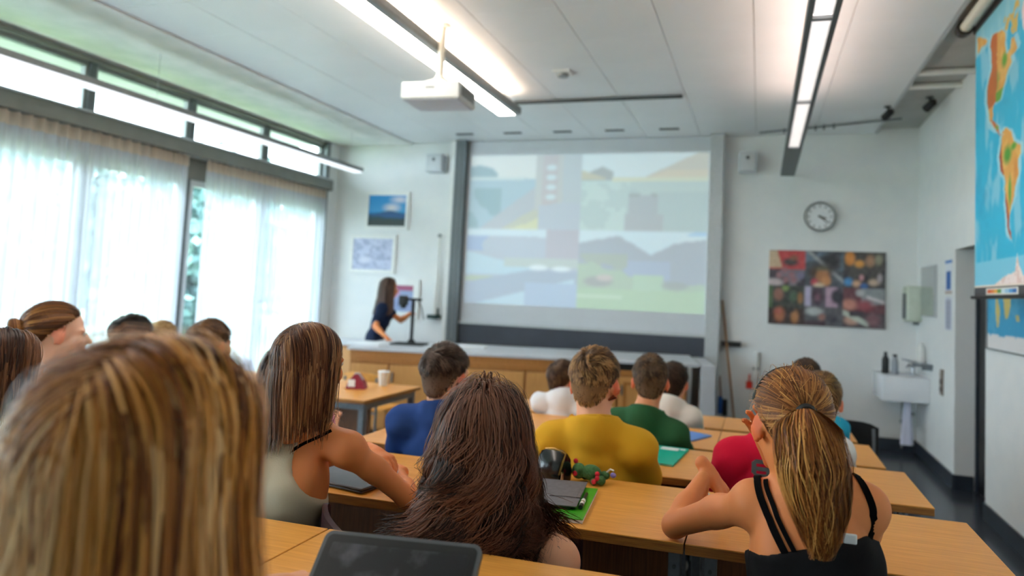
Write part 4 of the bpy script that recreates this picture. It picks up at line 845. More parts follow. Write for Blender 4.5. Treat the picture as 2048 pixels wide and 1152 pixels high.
def surf_nets(D, lo, h):
    S = D < 0; n = D.shape; off = [(i, j, k) for i in (0, 1) for j in (0, 1) for k in (0, 1)]
    cs = sum(S[i:n[0]-1+i, j:n[1]-1+j, k:n[2]-1+k].astype(np.int8) for i, j, k in off); idx = np.argwhere((cs > 0) & (cs < 8))
    if not len(idx): return np.zeros((0, 3)), np.zeros((0, 4), int)
    vals = np.stack([D[idx[:, 0]+i, idx[:, 1]+j, idx[:, 2]+k] for i, j, k in off], 1); pos = np.zeros((len(idx), 3)); cnt = np.zeros(len(idx)); O = np.array(off, float)
    for a in range(8):
        for b in range(a+1, 8):
            if np.abs(O[a]-O[b]).sum() != 1: continue
            va, vb = vals[:, a], vals[:, b]; m = (va < 0) != (vb < 0); t = np.where(m, va/np.where(m, va-vb, 1), 0)
            pos += m[:, None]*(O[a]+t[:, None]*(O[b]-O[a])); cnt += m
    V = lo+h*(idx+pos/cnt[:, None]); vid = -np.ones(np.array(n)-1, np.int64); vid[tuple(idx.T)] = np.arange(len(idx)); F = []
    for ax in range(3):
        sl0 = [slice(1, -1)]*3; sl0[ax] = slice(0, n[ax]-1); sl1 = list(sl0); sl1[ax] = slice(1, n[ax])
        a = S[tuple(sl0)]; b = S[tuple(sl1)]; e = np.argwhere(a != b)
        if not len(e): continue
        fl = a[tuple(e.T)]; base = e+1; base[:, ax] -= 1
        u, w = (ax+1) % 3, (ax+2) % 3; q = []
        for du, dw in ((-1, -1), (0, -1), (0, 0), (-1, 0)):
            c = base.copy(); c[:, u] += du; c[:, w] += dw; q.append(vid[tuple(c.T)])
        q = np.stack(q, 1); q[~fl] = q[~fl][:, ::-1]; F.append(q)
    F = np.concatenate(F); return V, F[(F >= 0).all(1)]
def relax(V, F, it=1, w=.5):
    for _ in range(it):
        s = np.zeros_like(V); c = np.zeros(len(V))
        for a, b in ((0, 1), (1, 2), (2, 3), (3, 0)):
            np.add.at(s, F[:, a], V[F[:, b]]); np.add.at(s, F[:, b], V[F[:, a]]); np.add.at(c, F[:, a], 1); np.add.at(c, F[:, b], 1)
        V = V*(1-w)+w*s/np.maximum(c, 1)[:, None]
    return V
def add_obj(name, V, F, mat, parent, col=None, smooth=True):
    V = np.asarray(V)-np.array(parent_world(parent))[None]
    o = bpy.data.objects.new(name, np_mesh(name, V, F, mat, col, smooth)); COL.objects.link(o); o.parent = parent; return o
def parent_world(o):
    p = np.zeros(3)
    while o is not None: p += np.array(o.location); o = o.parent
    return p
def Rhead(yaw, pitch=0, roll=0):
    """columns: right, forward, up; yaw>0 turns towards +X, pitch>0 nods down"""
    m = Matrix.Rotation(-yaw, 3, 'Z') @ Matrix.Rotation(-pitch, 3, 'X') @ Matrix.Rotation(roll, 3, 'Y'); return np.array(m)
I3 = np.eye(3)
def head_prims(c, R, s):
    T = lambda x, y, z: c+R@(np.array([x, y, z])*s); E = lambda p, r, k, Q=I3: ('e', T(*p), np.array(r)*s, R@Q, k*s)
    fl = np.array(Matrix.Rotation(math.radians(28), 3, 'Z'))
    P = [E((0, -.012, .03), (.074, .094, .086), .01), E((0, .03, -.045), (.056, .062, .072), .03), ('s', T(0, .066, -.102), .018*s, .03*s), ('c', T(0, .09, .0), T(0, .108, -.036), .006*s, .012*s, .012*s),
         E((0, .086, -.066), (.022, .011, .007), .008), E((0, .086, -.077), (.018, .010, .006), .006), E((.034, .066, .012), (.026, .02, .010), .015), E((-.034, .066, .012), (.026, .02, .010), .015), E((.042, .055, -.03), (.022, .024, .022), .02), E((-.042, .055, -.03), (.022, .024, .022), .02)]
    for q in (-1, 1):
        Q = fl if q < 0 else fl.T
        P += [E((q*.077, -.008, -.012), (.007, .019, .032), .006, Q), E((q*.074, .002, -.014), (.010, .012, .022), .008, Q)]
    return P
def limb_frame(SL, SR, PV):
    m = (SL+SR)/2; up = nrm(m-PV); rt = nrm(SR-SL); fw = nrm(np.cross(up, rt)); rt = np.cross(fw, up); return m, up, rt, fw
def hand_prims(wrist, d, pn, side, curl=.35, s=1.0, spread=.12, pinch=0):
    """d: direction wrist->knuckles, pn: palm normal (the way the palm faces); side +1 right hand. Five fingers."""
    d = nrm(d); pn = nrm(pn-d*(pn@d)); lat = np.cross(d, pn)*side          # lat points to the thumb side
    P = []; T = lambda a, b, c: wrist+(d*a+lat*b+pn*c)*s
    P += [('c', T(-.03, 0, 0), T(.02, .004, 0), .021*s, .021*s, .01), ('c', T(.02, .016, 0), T(.072, .026, .0), .0135*s, .011*s, .012), ('c', T(.02, -.012, 0), T(.070, -.022, .0), .0135*s, .0105*s, .012), ('c', T(.02, 0, 0), T(.076, .003, -.001), .0145*s, .0115*s, .012)]
    tips = []
    for k, (b, L, r) in enumerate(((.029, .072, .0085), (.010, .080, .0088), (-.009, .074, .0084), (-.027, .058, .0075))):
        a = (.076, .078, .075, .068)[k]; p = T(a-.012, b*.95, -.001); ang = curl*(.7+.1*k); lt = spread*(b/.03)
        for j, f in enumerate((.45, .31, .24)):
            ang2 = ang*(1+j*1.1); dir = nrm(d*math.cos(ang2)+pn*math.sin(ang2)+lat*lt*math.cos(ang2)); q = p+dir*L*f*s
            P.append(('c', p, q, r*s*(1-.07*j), r*s*(1-.07*(j+1)), .0035)); p = q
        tips.append((p, dir))
    p = T(.012, .022, .006); dirs = (nrm(d*.55+lat*.75+pn*.28), nrm(d*.8+lat*.45+pn*.35), nrm(d*.9+lat*.2+pn*.4))
    for j, (L, r) in enumerate(((.036, .0125), (.030, .0095), (.024, .0085))):
        q = p+dirs[j]*L*s; P.append(('c', p, q, r*s, r*s*.9, .005)); p = q
    tips.append((p, dirs[2])); return P, tips
SKIN = {'fair': '#e6a884', 'tan': '#df8850', 'warm': '#dd9468', 'pale': '#efbfa4'}

# ---- hair strands: ribbons following guides
def ribbons(P, Nm, width, cols, taper=.35):
    N, S, _ = P.shape; T = np.gradient(P, axis=1); T /= np.linalg.norm(T, axis=2, keepdims=True)+1e-9
    Wd = np.cross(T, Nm); Wd /= np.linalg.norm(Wd, axis=2, keepdims=True)+1e-9
    t = np.linspace(0, 1, S); prof = (1-(1-taper)*t**3)*np.minimum(1, .55+4*t); w = (width[:, None]*prof[None])[..., None]*.5
    V = np.stack([P-Wd*w, P+Nm*w*.22, P+Wd*w], 2).reshape(-1, 3)
    b = (np.arange(N)[:, None]*S+np.arange(S-1)[None]).ravel()*3
    F = np.concatenate([np.stack([b, b+1, b+4, b+3], 1), np.stack([b+1, b+2, b+5, b+4], 1)])
    C = np.repeat(cols[:, :, None, :], 3, 2).reshape(-1, 3); return V, F, C
def resample(P, n_valid, S):
    """P (N,K,3) with first n_valid[i] points kept -> (N,S,3)"""
    N, K, _ = P.shape; u = np.linspace(0, 1, S)[None]*(n_valid[:, None]-1); i = np.clip(np.floor(u).astype(int), 0, K-2); f = (u-i)[..., None]; r = np.arange(N)[:, None]
    return P[r, i]*(1-f)+P[r, i+1]*f
def scalp_roots(n, rng, line=(.75, -.12), face=.86):
    out = []
    while sum(map(len, out)) < n:
        u = rng.normal(0, 1, (n*3, 3)); u /= np.linalg.norm(u, axis=1)[:, None]; k = (u[:, 2] > line[0]*u[:, 1]+line[1]) & (u[:, 1] < face); out.append(u[k])
    return np.concatenate(out)[:n]
def strand_cols(rng, n, S, pal, clump=None, tip=None, streak=.25):
    pal = np.array([lin(h) for h in pal]); k = rng.random(n) if clump is None else np.clip(clump+rng.normal(0, streak, n), 0, .999)
    x = np.clip(k, 0, .999)*(len(pal)-1); i = np.floor(x).astype(int); f = (x-i)[:, None]; c = pal[i]*(1-f)+pal[np.minimum(i+1, len(pal)-1)]*f
    c = c*(.9+.2*rng.random(n))[:, None]; C = np.repeat(c[:, None], S, 1)
    if tip is not None: t = np.linspace(0, 1, S)[None, :, None]**1.5; C = C*(1-t)+t*C*np.array(tip)[None, None]
    return C
CRC, CRR = np.array([0, -.012, .03]), np.array([.074, .094, .086])
CRS = np.array([.074, .094, .086])
def scalp(u, k):
    """point on the scalp for unit direction u; the nape reaches further down than the skull ellipsoid"""
    q = u*k*CRR; low = np.clip(-u[..., 2:3], 0, 1); q[..., 2:3] *= 1+.62*np.clip(low*1.6, 0, 1)*np.clip(-u[..., 1:2]*1.5+.35, 0, 1); return q+CRC
def cap_mesh(c, R, s, off, line=(.75, -.12), col='#3a2a20', face=.80, fade=None, n=44):
    th = np.linspace(0, PI, n); ph = np.linspace(0, 2*PI, n*2, endpoint=False); t, p = np.meshgrid(th, ph, indexing='ij')
    u = np.stack([np.sin(t)*np.cos(p), np.sin(t)*np.sin(p), np.cos(t)], -1).reshape(-1, 3); g = u[:, 2]-(line[0]*u[:, 1]+line[1]); g2 = face-u[:, 1]
    gg = np.minimum(g, g2*1.2); o = np.where(gg > 0, off*np.clip(gg/.10, 0, 1)+.002/.08, -.12)
    Vv = c+(scalp(u, (1+o)[:, None])*s)@R.T; m = 2*n; i, j = np.meshgrid(np.arange(n-1), np.arange(m), indexing='ij'); a = (i*m+j).ravel(); b = (i*m+(j+1) % m).ravel()
    F = np.stack([a, a+m, b+m, b], 1); F = F[(gg[F] > -.08).all(1)]; C = np.repeat(np.array([lin(col)]), len(u), 0)
    if fade: w = np.clip((u[:, 2]-fade[1])/(fade[2]-fade[1]), 0, 1)[:, None]; C = C*w+np.array([lin(fade[0])])*(1-w)
    return Vv, F, C
def merge(parts):
    V = []; F = []; C = []; o = 0
    for v, f, c in parts: V.append(v); F.append(f+o); C.append(c); o += len(v)
    return np.concatenate(V), np.concatenate(F), np.concatenate(C)
def frame_normals(P, c):
    n = P-c; n[..., 2] *= np.where(n[..., 2] < 0, .15, 1.0); return n/(np.linalg.norm(n, axis=-1, keepdims=True)+1e-9)
def hair_long(c, R, s, coll, rng, n=2500, zend=1.0, zj=.03, vol=.12, wave=0, wlen=.09, pal=('#333',), width=.0035, part=0.0, back=.35, clump=.5, K=90, flare=0, S=26, tip=None, line=(.75, -.12), curl_end=0, front=.0, step=.016, keep=None, pull=0, tuck=0, wstart=.25, maxr=.5, soft=0):
    u = scalp_roots(n, rng, line); 
    if keep is not None: u = u[keep(u)]
    n = len(u); cu = u[rng.choice(n, K, replace=False)]; ci = np.argmax(u@cu.T, 1)
    lay = rng.random(n)**1.3; off = .045+vol*lay; p = c+((u*(1.02+.25*off[:, None]))*CRR+CRC)@R.T*s; steps = int(.95/step); path = np.zeros((n, steps, 3)); path[:, 0] = p; d = (u@R.T); d = d/np.linalg.norm(d, axis=1)[:, None]
    rt, fw, up = R[:, 0], R[:, 1], R[:, 2]; seg = np.sign(u[:, 0]-part+rng.normal(0, .14, n)) if not soft else np.clip(u[:, 0]*2.4+rng.normal(0, .22, n), -1, 1); jit = rng.normal(0, .05, (n, 3))
    for k in range(1, steps):
        q = ((p-c)/s)@R-CRC; e = q/CRR; en = np.linalg.norm(e, axis=1); N = (q/(CRR**2))@R.T; N /= np.linalg.norm(N, axis=1)[:, None]+1e-9
        top = np.clip(e[:, 2]/np.maximum(en, 1e-6), 0, 1)
        tgt = np.array([0, 0, -1.0])[None]+top[:, None]*(seg[:, None]*rt[None]*1.1-back*fw[None]*(1-.5*top[:, None]))+jit+front*np.clip(1-np.abs(e[:, 2:3]), 0, 1)*fw[None]*(e[:, 1:2] > -.2)
        fl = (p[:, 2] < c[2]-.05)[:, None]*flare*nrm_rows(np.concatenate([(p-c)[:, :2], np.zeros((n, 1))], 1)); tgt = tgt+fl
        near = (en < 1.25+off)[:, None]; tt = tgt-N*np.minimum((tgt*N).sum(1, keepdims=True), 0)*near; d = .5*d+.5*tt; d /= np.linalg.norm(d, axis=1)[:, None]+1e-9
        p = p+d*step; q = ((p-c)/s)@R-CRC; e = q/CRR; en = np.linalg.norm(e, axis=1); lim = 1+off*np.minimum(1, k/5); m = en < lim
        if m.any(): p[m] = c+((e[m]/en[m][:, None]*lim[m][:, None])*CRR+CRC)@R.T*s
        if pull:
            m = (en > lim) & (e[:, 2] > -.35); p[m] = c+((e[m]/en[m][:, None]*(lim[m]+(en[m]-lim[m])*(1-pull))[:, None])*CRR+CRC)@R.T*s
        if tuck:
            m = (e[:, 2] < -.3) & (p[:, 2] > c[2]-.2); rd = p-c; rd[:, 2] = 0; p[m] -= nrm_rows(rd[m])*step*tuck
        if coll and k % 2 == 0:
            lowm = p[:, 2] < c[2]-.03*s
            if lowm.any():
                pp = p[lowm]; dd = sdf(coll, pp); mar = .007+.02*lay[lowm]; hit = dd < mar
                if hit.any():
                    ph = pp[hit]; g = np.stack([sdf(coll, ph+np.eye(3)[a]*.004)-dd[hit] for a in range(3)], 1); g /= np.linalg.norm(g, axis=1)[:, None]+1e-9
                    pp[hit] = ph+g*(mar[hit]-dd[hit])[:, None]; p[lowm] = pp
        path[:, k] = p
    ze = zend(u) if callable(zend) else np.full(n, zend); ze = ze+rng.normal(0, zj, n); below = (path[:, :, 2] < ze[:, None]) | (np.linalg.norm((path-c)[:, :, :2], axis=2) > maxr*(.9+.2*rng.random((n, 1)))); nv = np.where(below.any(1), below.argmax(1), steps); nv = np.maximum(nv, 4)
    P = resample(path, nv.astype(float), S); t = np.linspace(0, 1, S)
    # hair is combed away from the face
    qf = ((P-c)/s)@R; bad = ((qf[..., 1] > .045) & (np.abs(qf[..., 0]) < .066) & (qf[..., 2] < .052) & (qf[..., 2] > -.16)).any(1); P = P[~bad]; u = u[~bad]; ci = ci[~bad]; n = len(P)
    # clumping towards a guide strand and waves
    cen = np.stack([P[ci == k].mean(0) if (ci == k).any() else P[0] for k in range(K)]); w = (clump*t**1.0)[None, :, None]; P = P*(1-w)+cen[ci]*w*1.0+0*P
    if wave:
        Nn = frame_normals(P.copy(), c); Td = np.gradient(P, axis=1); Td /= np.linalg.norm(Td, axis=2, keepdims=True)+1e-9; Wd = np.cross(Td, Nn); ph = rng.random(K)[ci]*6.28+rng.normal(0, .12, n); L = np.linalg.norm(np.diff(P, axis=1), axis=2).cumsum(1); L = np.concatenate([np.zeros((n, 1)), L], 1)
        am = wave*(np.clip((t-wstart)/(1-wstart), 0, 1)**1.2)[None]*(.6+.8*rng.random(K)[ci])[:, None]; q = 2*PI*L/(wlen*(.8+.4*rng.random(K)[ci])[:, None])+ph[:, None]
        P = P+Wd*(am*np.sin(q))[..., None]+Nn*(am*.8*(np.cos(q)+.6))[..., None]
    if curl_end:
        Nn = frame_normals(P.copy(), c); e = np.clip((t-.82)/.18, 0, 1)**2; P = P+Nn*(e[None]*curl_end*(rng.random(K)[ci]*1.6-.5)[:, None])[..., None]; P[:, :, 2] += e[None]*curl_end*.5
    C = strand_cols(rng, n, S, pal, rng.random(K)[ci], tip); return ribbons(P, frame_normals(P.copy(), c), width*(.7+.6*rng.random(n)), C)
def nrm_rows(a): return a/(np.linalg.norm(a, axis=1, keepdims=True)+1e-9)
def hair_short(c, R, s, rng, n=4200, top=.035, side=.010, pal=('#333',), width=.0024, swirl=.7, crown=(-.12, -.55, .83), S=6, line=(.86, -.03), lift=.24, fade=(-.25, .45)):
    """short hair lying on the scalp in layered tufts, growing out of a whorl at the crown"""
    u = scalp_roots(n, rng, line, .82); cr = nrm(crown); hz = np.clip((u[:, 2]-fade[0])/(fade[1]-fade[0]), 0, 1)**1.2; K = 260; cu = u[rng.choice(n, K, replace=False)]; ci = np.argmax(u@cu.T, 1)
    L = (side+(top-side)*hz)*(.8+.3*rng.random(n))*(.8+.4*rng.random(K)[ci]); tg = u-cr[None]; tg -= u*(tg*u).sum(1, keepdims=True); tg = nrm_rows(tg); b = np.cross(u, tg)
    sw = swirl*np.exp(-(np.linalg.norm(u-cr[None], axis=1)/.9)**2)[:, None]; g = np.array([0, 0, -1.0])[None]*(1-hz[:, None])*1.2; d = tg*np.cos(sw)+b*np.sin(sw)+g+rng.normal(0, .34, (K, 3))[ci]+rng.normal(0, .09, (n, 3)); d -= u*(d*u).sum(1, keepdims=True); d = nrm_rows(d)
    t = np.linspace(0, 1, S)[None, :, None]; a = (L/.088)[:, None, None]*t; pos = u[:, None]*np.cos(a)+d[:, None]*np.sin(a); lay = rng.random(n)*.6+.4*rng.random(K)[ci]; h = (.035+(lift*.55)*hz)*lay
    P = scalp(pos, 1.012+h[:, None, None]*np.sin(np.clip(t*.8+.05, 0, 1)*PI*.62)+.02*hz[:, None, None]*t*t); Wp = c+s*(P@R.T); C = strand_cols(rng, n, S, pal, rng.random(K)[ci], None, .22); return ribbons(Wp, frame_normals(Wp.copy(), c), width*s*(.7+.6*rng.random(n)), C, .3)
SEAT = {}
def person(label, group=None, **k):
    """One seated or standing figure. World positions: head centre, shoulder joints, elbows, wrists, pelvis, floor level."""
    rng = np.random.default_rng(k.get('seed', 1)); a = lambda q: np.array(q, float)
    c = a(k['head']); s = k.get('s', 1.0); R = Rhead(math.radians(k.get('yaw', 0)), math.radians(k.get('pitch', 0)), math.radians(k.get('roll', 0)))
    SL, SR, PV = a(k['SL']), a(k['SR']), a(k['PV']); m, up, rt, fw = limb_frame(SL, SR, PV); g = k.get('g', 1.0); sw = np.linalg.norm(SR-SL); res = k.get('res', .011); fl = k['floor']
    F3 = np.stack([rt, fw, up], 1); nb = a(k['nb']) if 'nb' in k else m+up*.078*g-fw*.012
    root = thing('person', label, 'person', (float(PV[0]), float(PV[1]), fl), 0, group)
    E = lambda p, r, kk: ('e', a(p), a(r), F3, kk); Cc = lambda p, q, r1, r2, kk: ('c', a(p), a(q), r1, r2, kk)
    H = np.linalg.norm(m-PV); tw = k.get('tw', 1.0)
    torso = [E(m-up*.13*g+fw*.02, ((sw*.40+.012)*tw, .092*g, .165*g), .05), E(PV+up*H*.38+fw*.012, ((sw*.34+.012)*tw, .082*g, .13), .05), E(PV, ((sw*.36+.035)*tw, .10*g, .10), .05),
             E(m-up*.09-fw*.045+rt*sw*.22, (.055, .035, .09), .04), E(m-up*.09-fw*.045-rt*sw*.22, (.055, .035, .09), .04), Cc(m-up*.03, nb, .062*g, .05*g, .05)]
    if k.get('fem'): torso += [E(m-up*.16+fw*.075+rt*.065, (.05, .045, .05), .03), E(m-up*.16+fw*.075-rt*.065, (.05, .045, .05), .03)]
    traps = [Cc(nb-up*.022, SL-up*.004, .046*g, .038*g, .04), Cc(nb-up*.022, SR-up*.004, .046*g, .038*g, .04)]
    skull_base = c+R@(np.array([0, -.028, -.055])*s); neck = [Cc(nb-up*.02, skull_base, .053*g*s, .050*s*k.get('neck', 1), .035)]
    arms = []; hands = []; EL, ER, WL, WR = (a(k[q]) for q in ('EL', 'ER', 'WL', 'WR')); ag = k.get('ag', 1.0)
    for S_, E_, W_ in ((SL, EL, WL), (SR, ER, WR)):
        ob = -1 if S_ is SL else 1
        arms += [('s', S_+rt*ob*.004, .041*ag, .045), Cc(S_+rt*ob*.004-up*.015, S_+(E_-S_)*.45, .041*ag, .039*ag, .035), Cc(S_+(E_-S_)*.4, E_, .041*ag, .034*ag, .02), Cc(E_, E_+(W_-E_)*.35, .034*ag, .034*ag, .02), Cc(E_+(W_-E_)*.3, W_, .034*ag, .022*ag, .02)]
    legs = []
    if k.get('stand'):
        for q in (-1, 1):
            h = PV+rt*q*.085-up*.03; kn = np.array([h[0], h[1], fl+.48])+fw*.03; an = np.array([h[0], h[1], fl+.07]); legs += [Cc(h, kn, .085, .058, .05), Cc(kn, an, .055, .038, .02), Cc(an, an+fw*.13-np.array([0, 0, .03]), .036, .03, .02)]
    else:
        f2 = nrm([fw[0]*.35+k.get('legdir', (0, 1))[0], fw[1]*.35+k.get('legdir', (0, 1))[1], 0]); r2 = np.array([f2[1], -f2[0], 0]); sh = max(.26, PV[2]-.05-fl)
        for q in (-1, 1):
            h = PV+r2*q*.085-np.array([0, 0, .02]); kn = h+f2*.36*g+r2*q*.03+np.array([0, 0, -.01]); an = np.array([kn[0], kn[1], fl+.07])+f2*.0; legs += [Cc(h, kn, .078*g, .055*g, .05), Cc(kn, an, .052*g, .036, .02), Cc(an, an+f2*.13-np.array([0, 0, .03]), .034, .03, .02)]
    hp = head_prims(c, R, s); tr_ = traps if k.get('top', 'tee') != 'tee' else [('c', p[1], p[2], p[3]-.010, p[4]-.010, p[5]) for p in traps]; tz = [('e', p[1], p[2]-.014, p[3], p[4]) if p[0] == 'e' else ('c', p[1], p[2], p[3]-.012, p[4]-.012, p[5]) for p in torso] if k.get('top', 'tee') == 'tee' else torso; body = tz+tr_+arms+neck+hp+legs
    D, lo, ax = grid_sdf(body, res); V, F = surf_nets(D, lo, res); V = relax(V, F, 1, .4)
    sk = np.array(lin(SKIN[k.get('skin', 'fair')])); Cb = np.repeat(sk[None], len(V), 0)
    q = ((V-c)/s)@R; ear = (np.abs(q[:, 0]) > .070) & (np.abs(q[:, 1]+.005) < .035) & (np.abs(q[:, 2]+.012) < .045); Cb[ear] = Cb[ear]*np.array(k.get('eartint', (1.0, .62, .55)))
    lip = (np.abs(q[:, 0]) < .024) & (np.abs(q[:, 2]+.0715) < .011) & (q[:, 1] > .082); Cb[lip] = Cb[lip]*np.array([.8, .45, .45])
    parts = [(V, F, Cb)]; nails = []
    hdir = k.get('hands', {}); 
    for side, W_, E_ in ((-1, WL, EL), (1, WR, ER)):
        hd = hdir.get('L' if side < 0 else 'R', {}); d = a(hd.get('d', nrm(W_-E_))); pn = a(hd.get('pn', (0, 0, -1))); P, tips = hand_prims(W_, d, pn, side, hd.get('curl', .35), k.get('hs', .95)); hr = hd.get('res', .0055)
        P = [Cc(W_-nrm(W_-E_)*.05, W_, .0245*ag, .0215*ag, .012)]+P
        Dh, lh, _ = grid_sdf(P, hr, 0, .012); v, f = surf_nets(Dh, lh, hr); parts.append((v, f, np.repeat(sk[None], len(v), 0)*np.array([1.0, .95, .94]))); 
        if hd.get('nails'): nails += tips
    Vb, Fb, Cb = merge(parts); bodyo = add_obj('body', Vb, Fb, MT['skin'], root, Cb)
    if nails:
        for p, d in nails:
            mb = egg((.0055, .0035, .009), (0, 0, 0), 8); zq = Vector(d).to_track_quat('Z', 'Y').to_matrix().to_4x4(); mb.rot(Matrix.Translation(Vector(p)+Vector(d)*.004+Vector((0, 0, .004))-Vector(root.location)) @ zq); mb.build('fingernail', MT['white'], root, True)
    # eyes and brows
    for e in (-1, 1):
        p = c+R@(np.array([e*.032, .078, .0])*s); mb = MB(); mb.lathe([(.0001, -.0115), (.008, -.0085), (.0118, 0), (.008, .0085), (.0001, .0115)], (0, 0, 0), 14, 'y')
        ob = mb.rot(Matrix.Translation(Vector(p-np.array(root.location))) @ Matrix(R.tolist()).to_4x4() @ Matrix.Scale(s, 4)).build('eye', MT['white'], root, True)
        mb = MB().lathe([(.0055, .0095), (.0002, .0125)], (0, 0, 0), 12, 'y'); mb.rot(Matrix.Translation(Vector(p-np.array(root.location))) @ Matrix(R.tolist()).to_4x4() @ Matrix.Scale(s, 4)).build('iris', MT['black'], ob, True)
    SEAT[root.name] = max(.2, PV[2]-.105-fl)
    ctx = dict(body=bodyo, root=root, c=c, R=R, s=s, rng=rng, torso=torso, traps=traps, arms=arms, neck=neck, hp=hp, legs=legs, m=m, up=up, rt=rt, fw=fw, nb=nb, SL=SL, SR=SR, EL=EL, ER=ER, WL=WL, WR=WR, PV=PV, res=res, H=H, g=g, F3=F3, ag=ag)
    ctx['coll'] = torso+traps+neck+[p for p in arms if p[0] == 's']
    clothes(ctx, k); hairdo(ctx, k); return ctx

def cloth_mesh(ctx, prims, off, cut, col, name, wr=.0024, mat=None, res=None):
    res = res or ctx['res']; D, lo, ax = grid_sdf(prims, res, off); P = np.stack(np.meshgrid(*ax, indexing='ij'), -1); L = (P-ctx['PV'])@ctx['F3']
    wn = np.sin(L[..., 2]*88+np.sin(L[..., 0]*19+1.3)*2.4+L[..., 1]*34)*(.35+.65*np.sin(L[..., 0]*14+L[..., 2]*9+.7)**2)*.75+.35*np.sin(L[..., 2]*52+np.abs(L[..., 0])*88)
    D = D+wr*wn
    D = cut(D, P, L); V, F = surf_nets(D.astype(np.float32), lo, res); V = relax(V, F, 1, .4)
    return add_obj(name, V, F, mat or M('cloth_'+name+col[1:], col, .85, c2=col, scale=300, bump=.25, spec=.2), ctx['root'])
def strap(ctx, pts, r, name, mat, flat=1.0, lift=.003):
    out = []; col = ctx['coll']
    pts = [np.array(p, float) for p in pts]; fine = []
    for i in range(len(pts)-1):
        for t in np.linspace(0, 1, 9)[(0 if i == 0 else 1):]: fine.append(pts[i]*(1-t)+pts[i+1]*t)
    Pp = np.array(fine)
    for _ in range(6):
        d = sdf(col, Pp); gr = np.stack([sdf(col, Pp+np.eye(3)[q]*.004)-d for q in range(3)], 1); gr /= np.linalg.norm(gr, axis=1)[:, None]+1e-9; Pp = Pp-gr*(d-lift)[:, None]
    Tn = np.gradient(Pp, axis=0); Tn /= np.linalg.norm(Tn, axis=1)[:, None]; Wd = np.cross(Tn, gr); Wd /= np.linalg.norm(Wd, axis=1)[:, None]+1e-9; o = np.array(ctx['root'].location); V = []; F = []; n = len(Pp)
    for i in range(n):
        for x, y in ((-1, -.3), (-1, .5), (1, .5), (1, -.3)): V.append(Pp[i]+Wd[i]*r*x+gr[i]*.004*y-o)
    for i in range(n-1):
        for j in range(4): F.append((i*4+j, i*4+(j+1) % 4, (i+1)*4+(j+1) % 4, (i+1)*4+j))
    return MB().add(V, F+[(0, 1, 2, 3), tuple((n-1)*4+j for j in (3, 2, 1, 0))]).build(name, mat, ctx['root'], True)

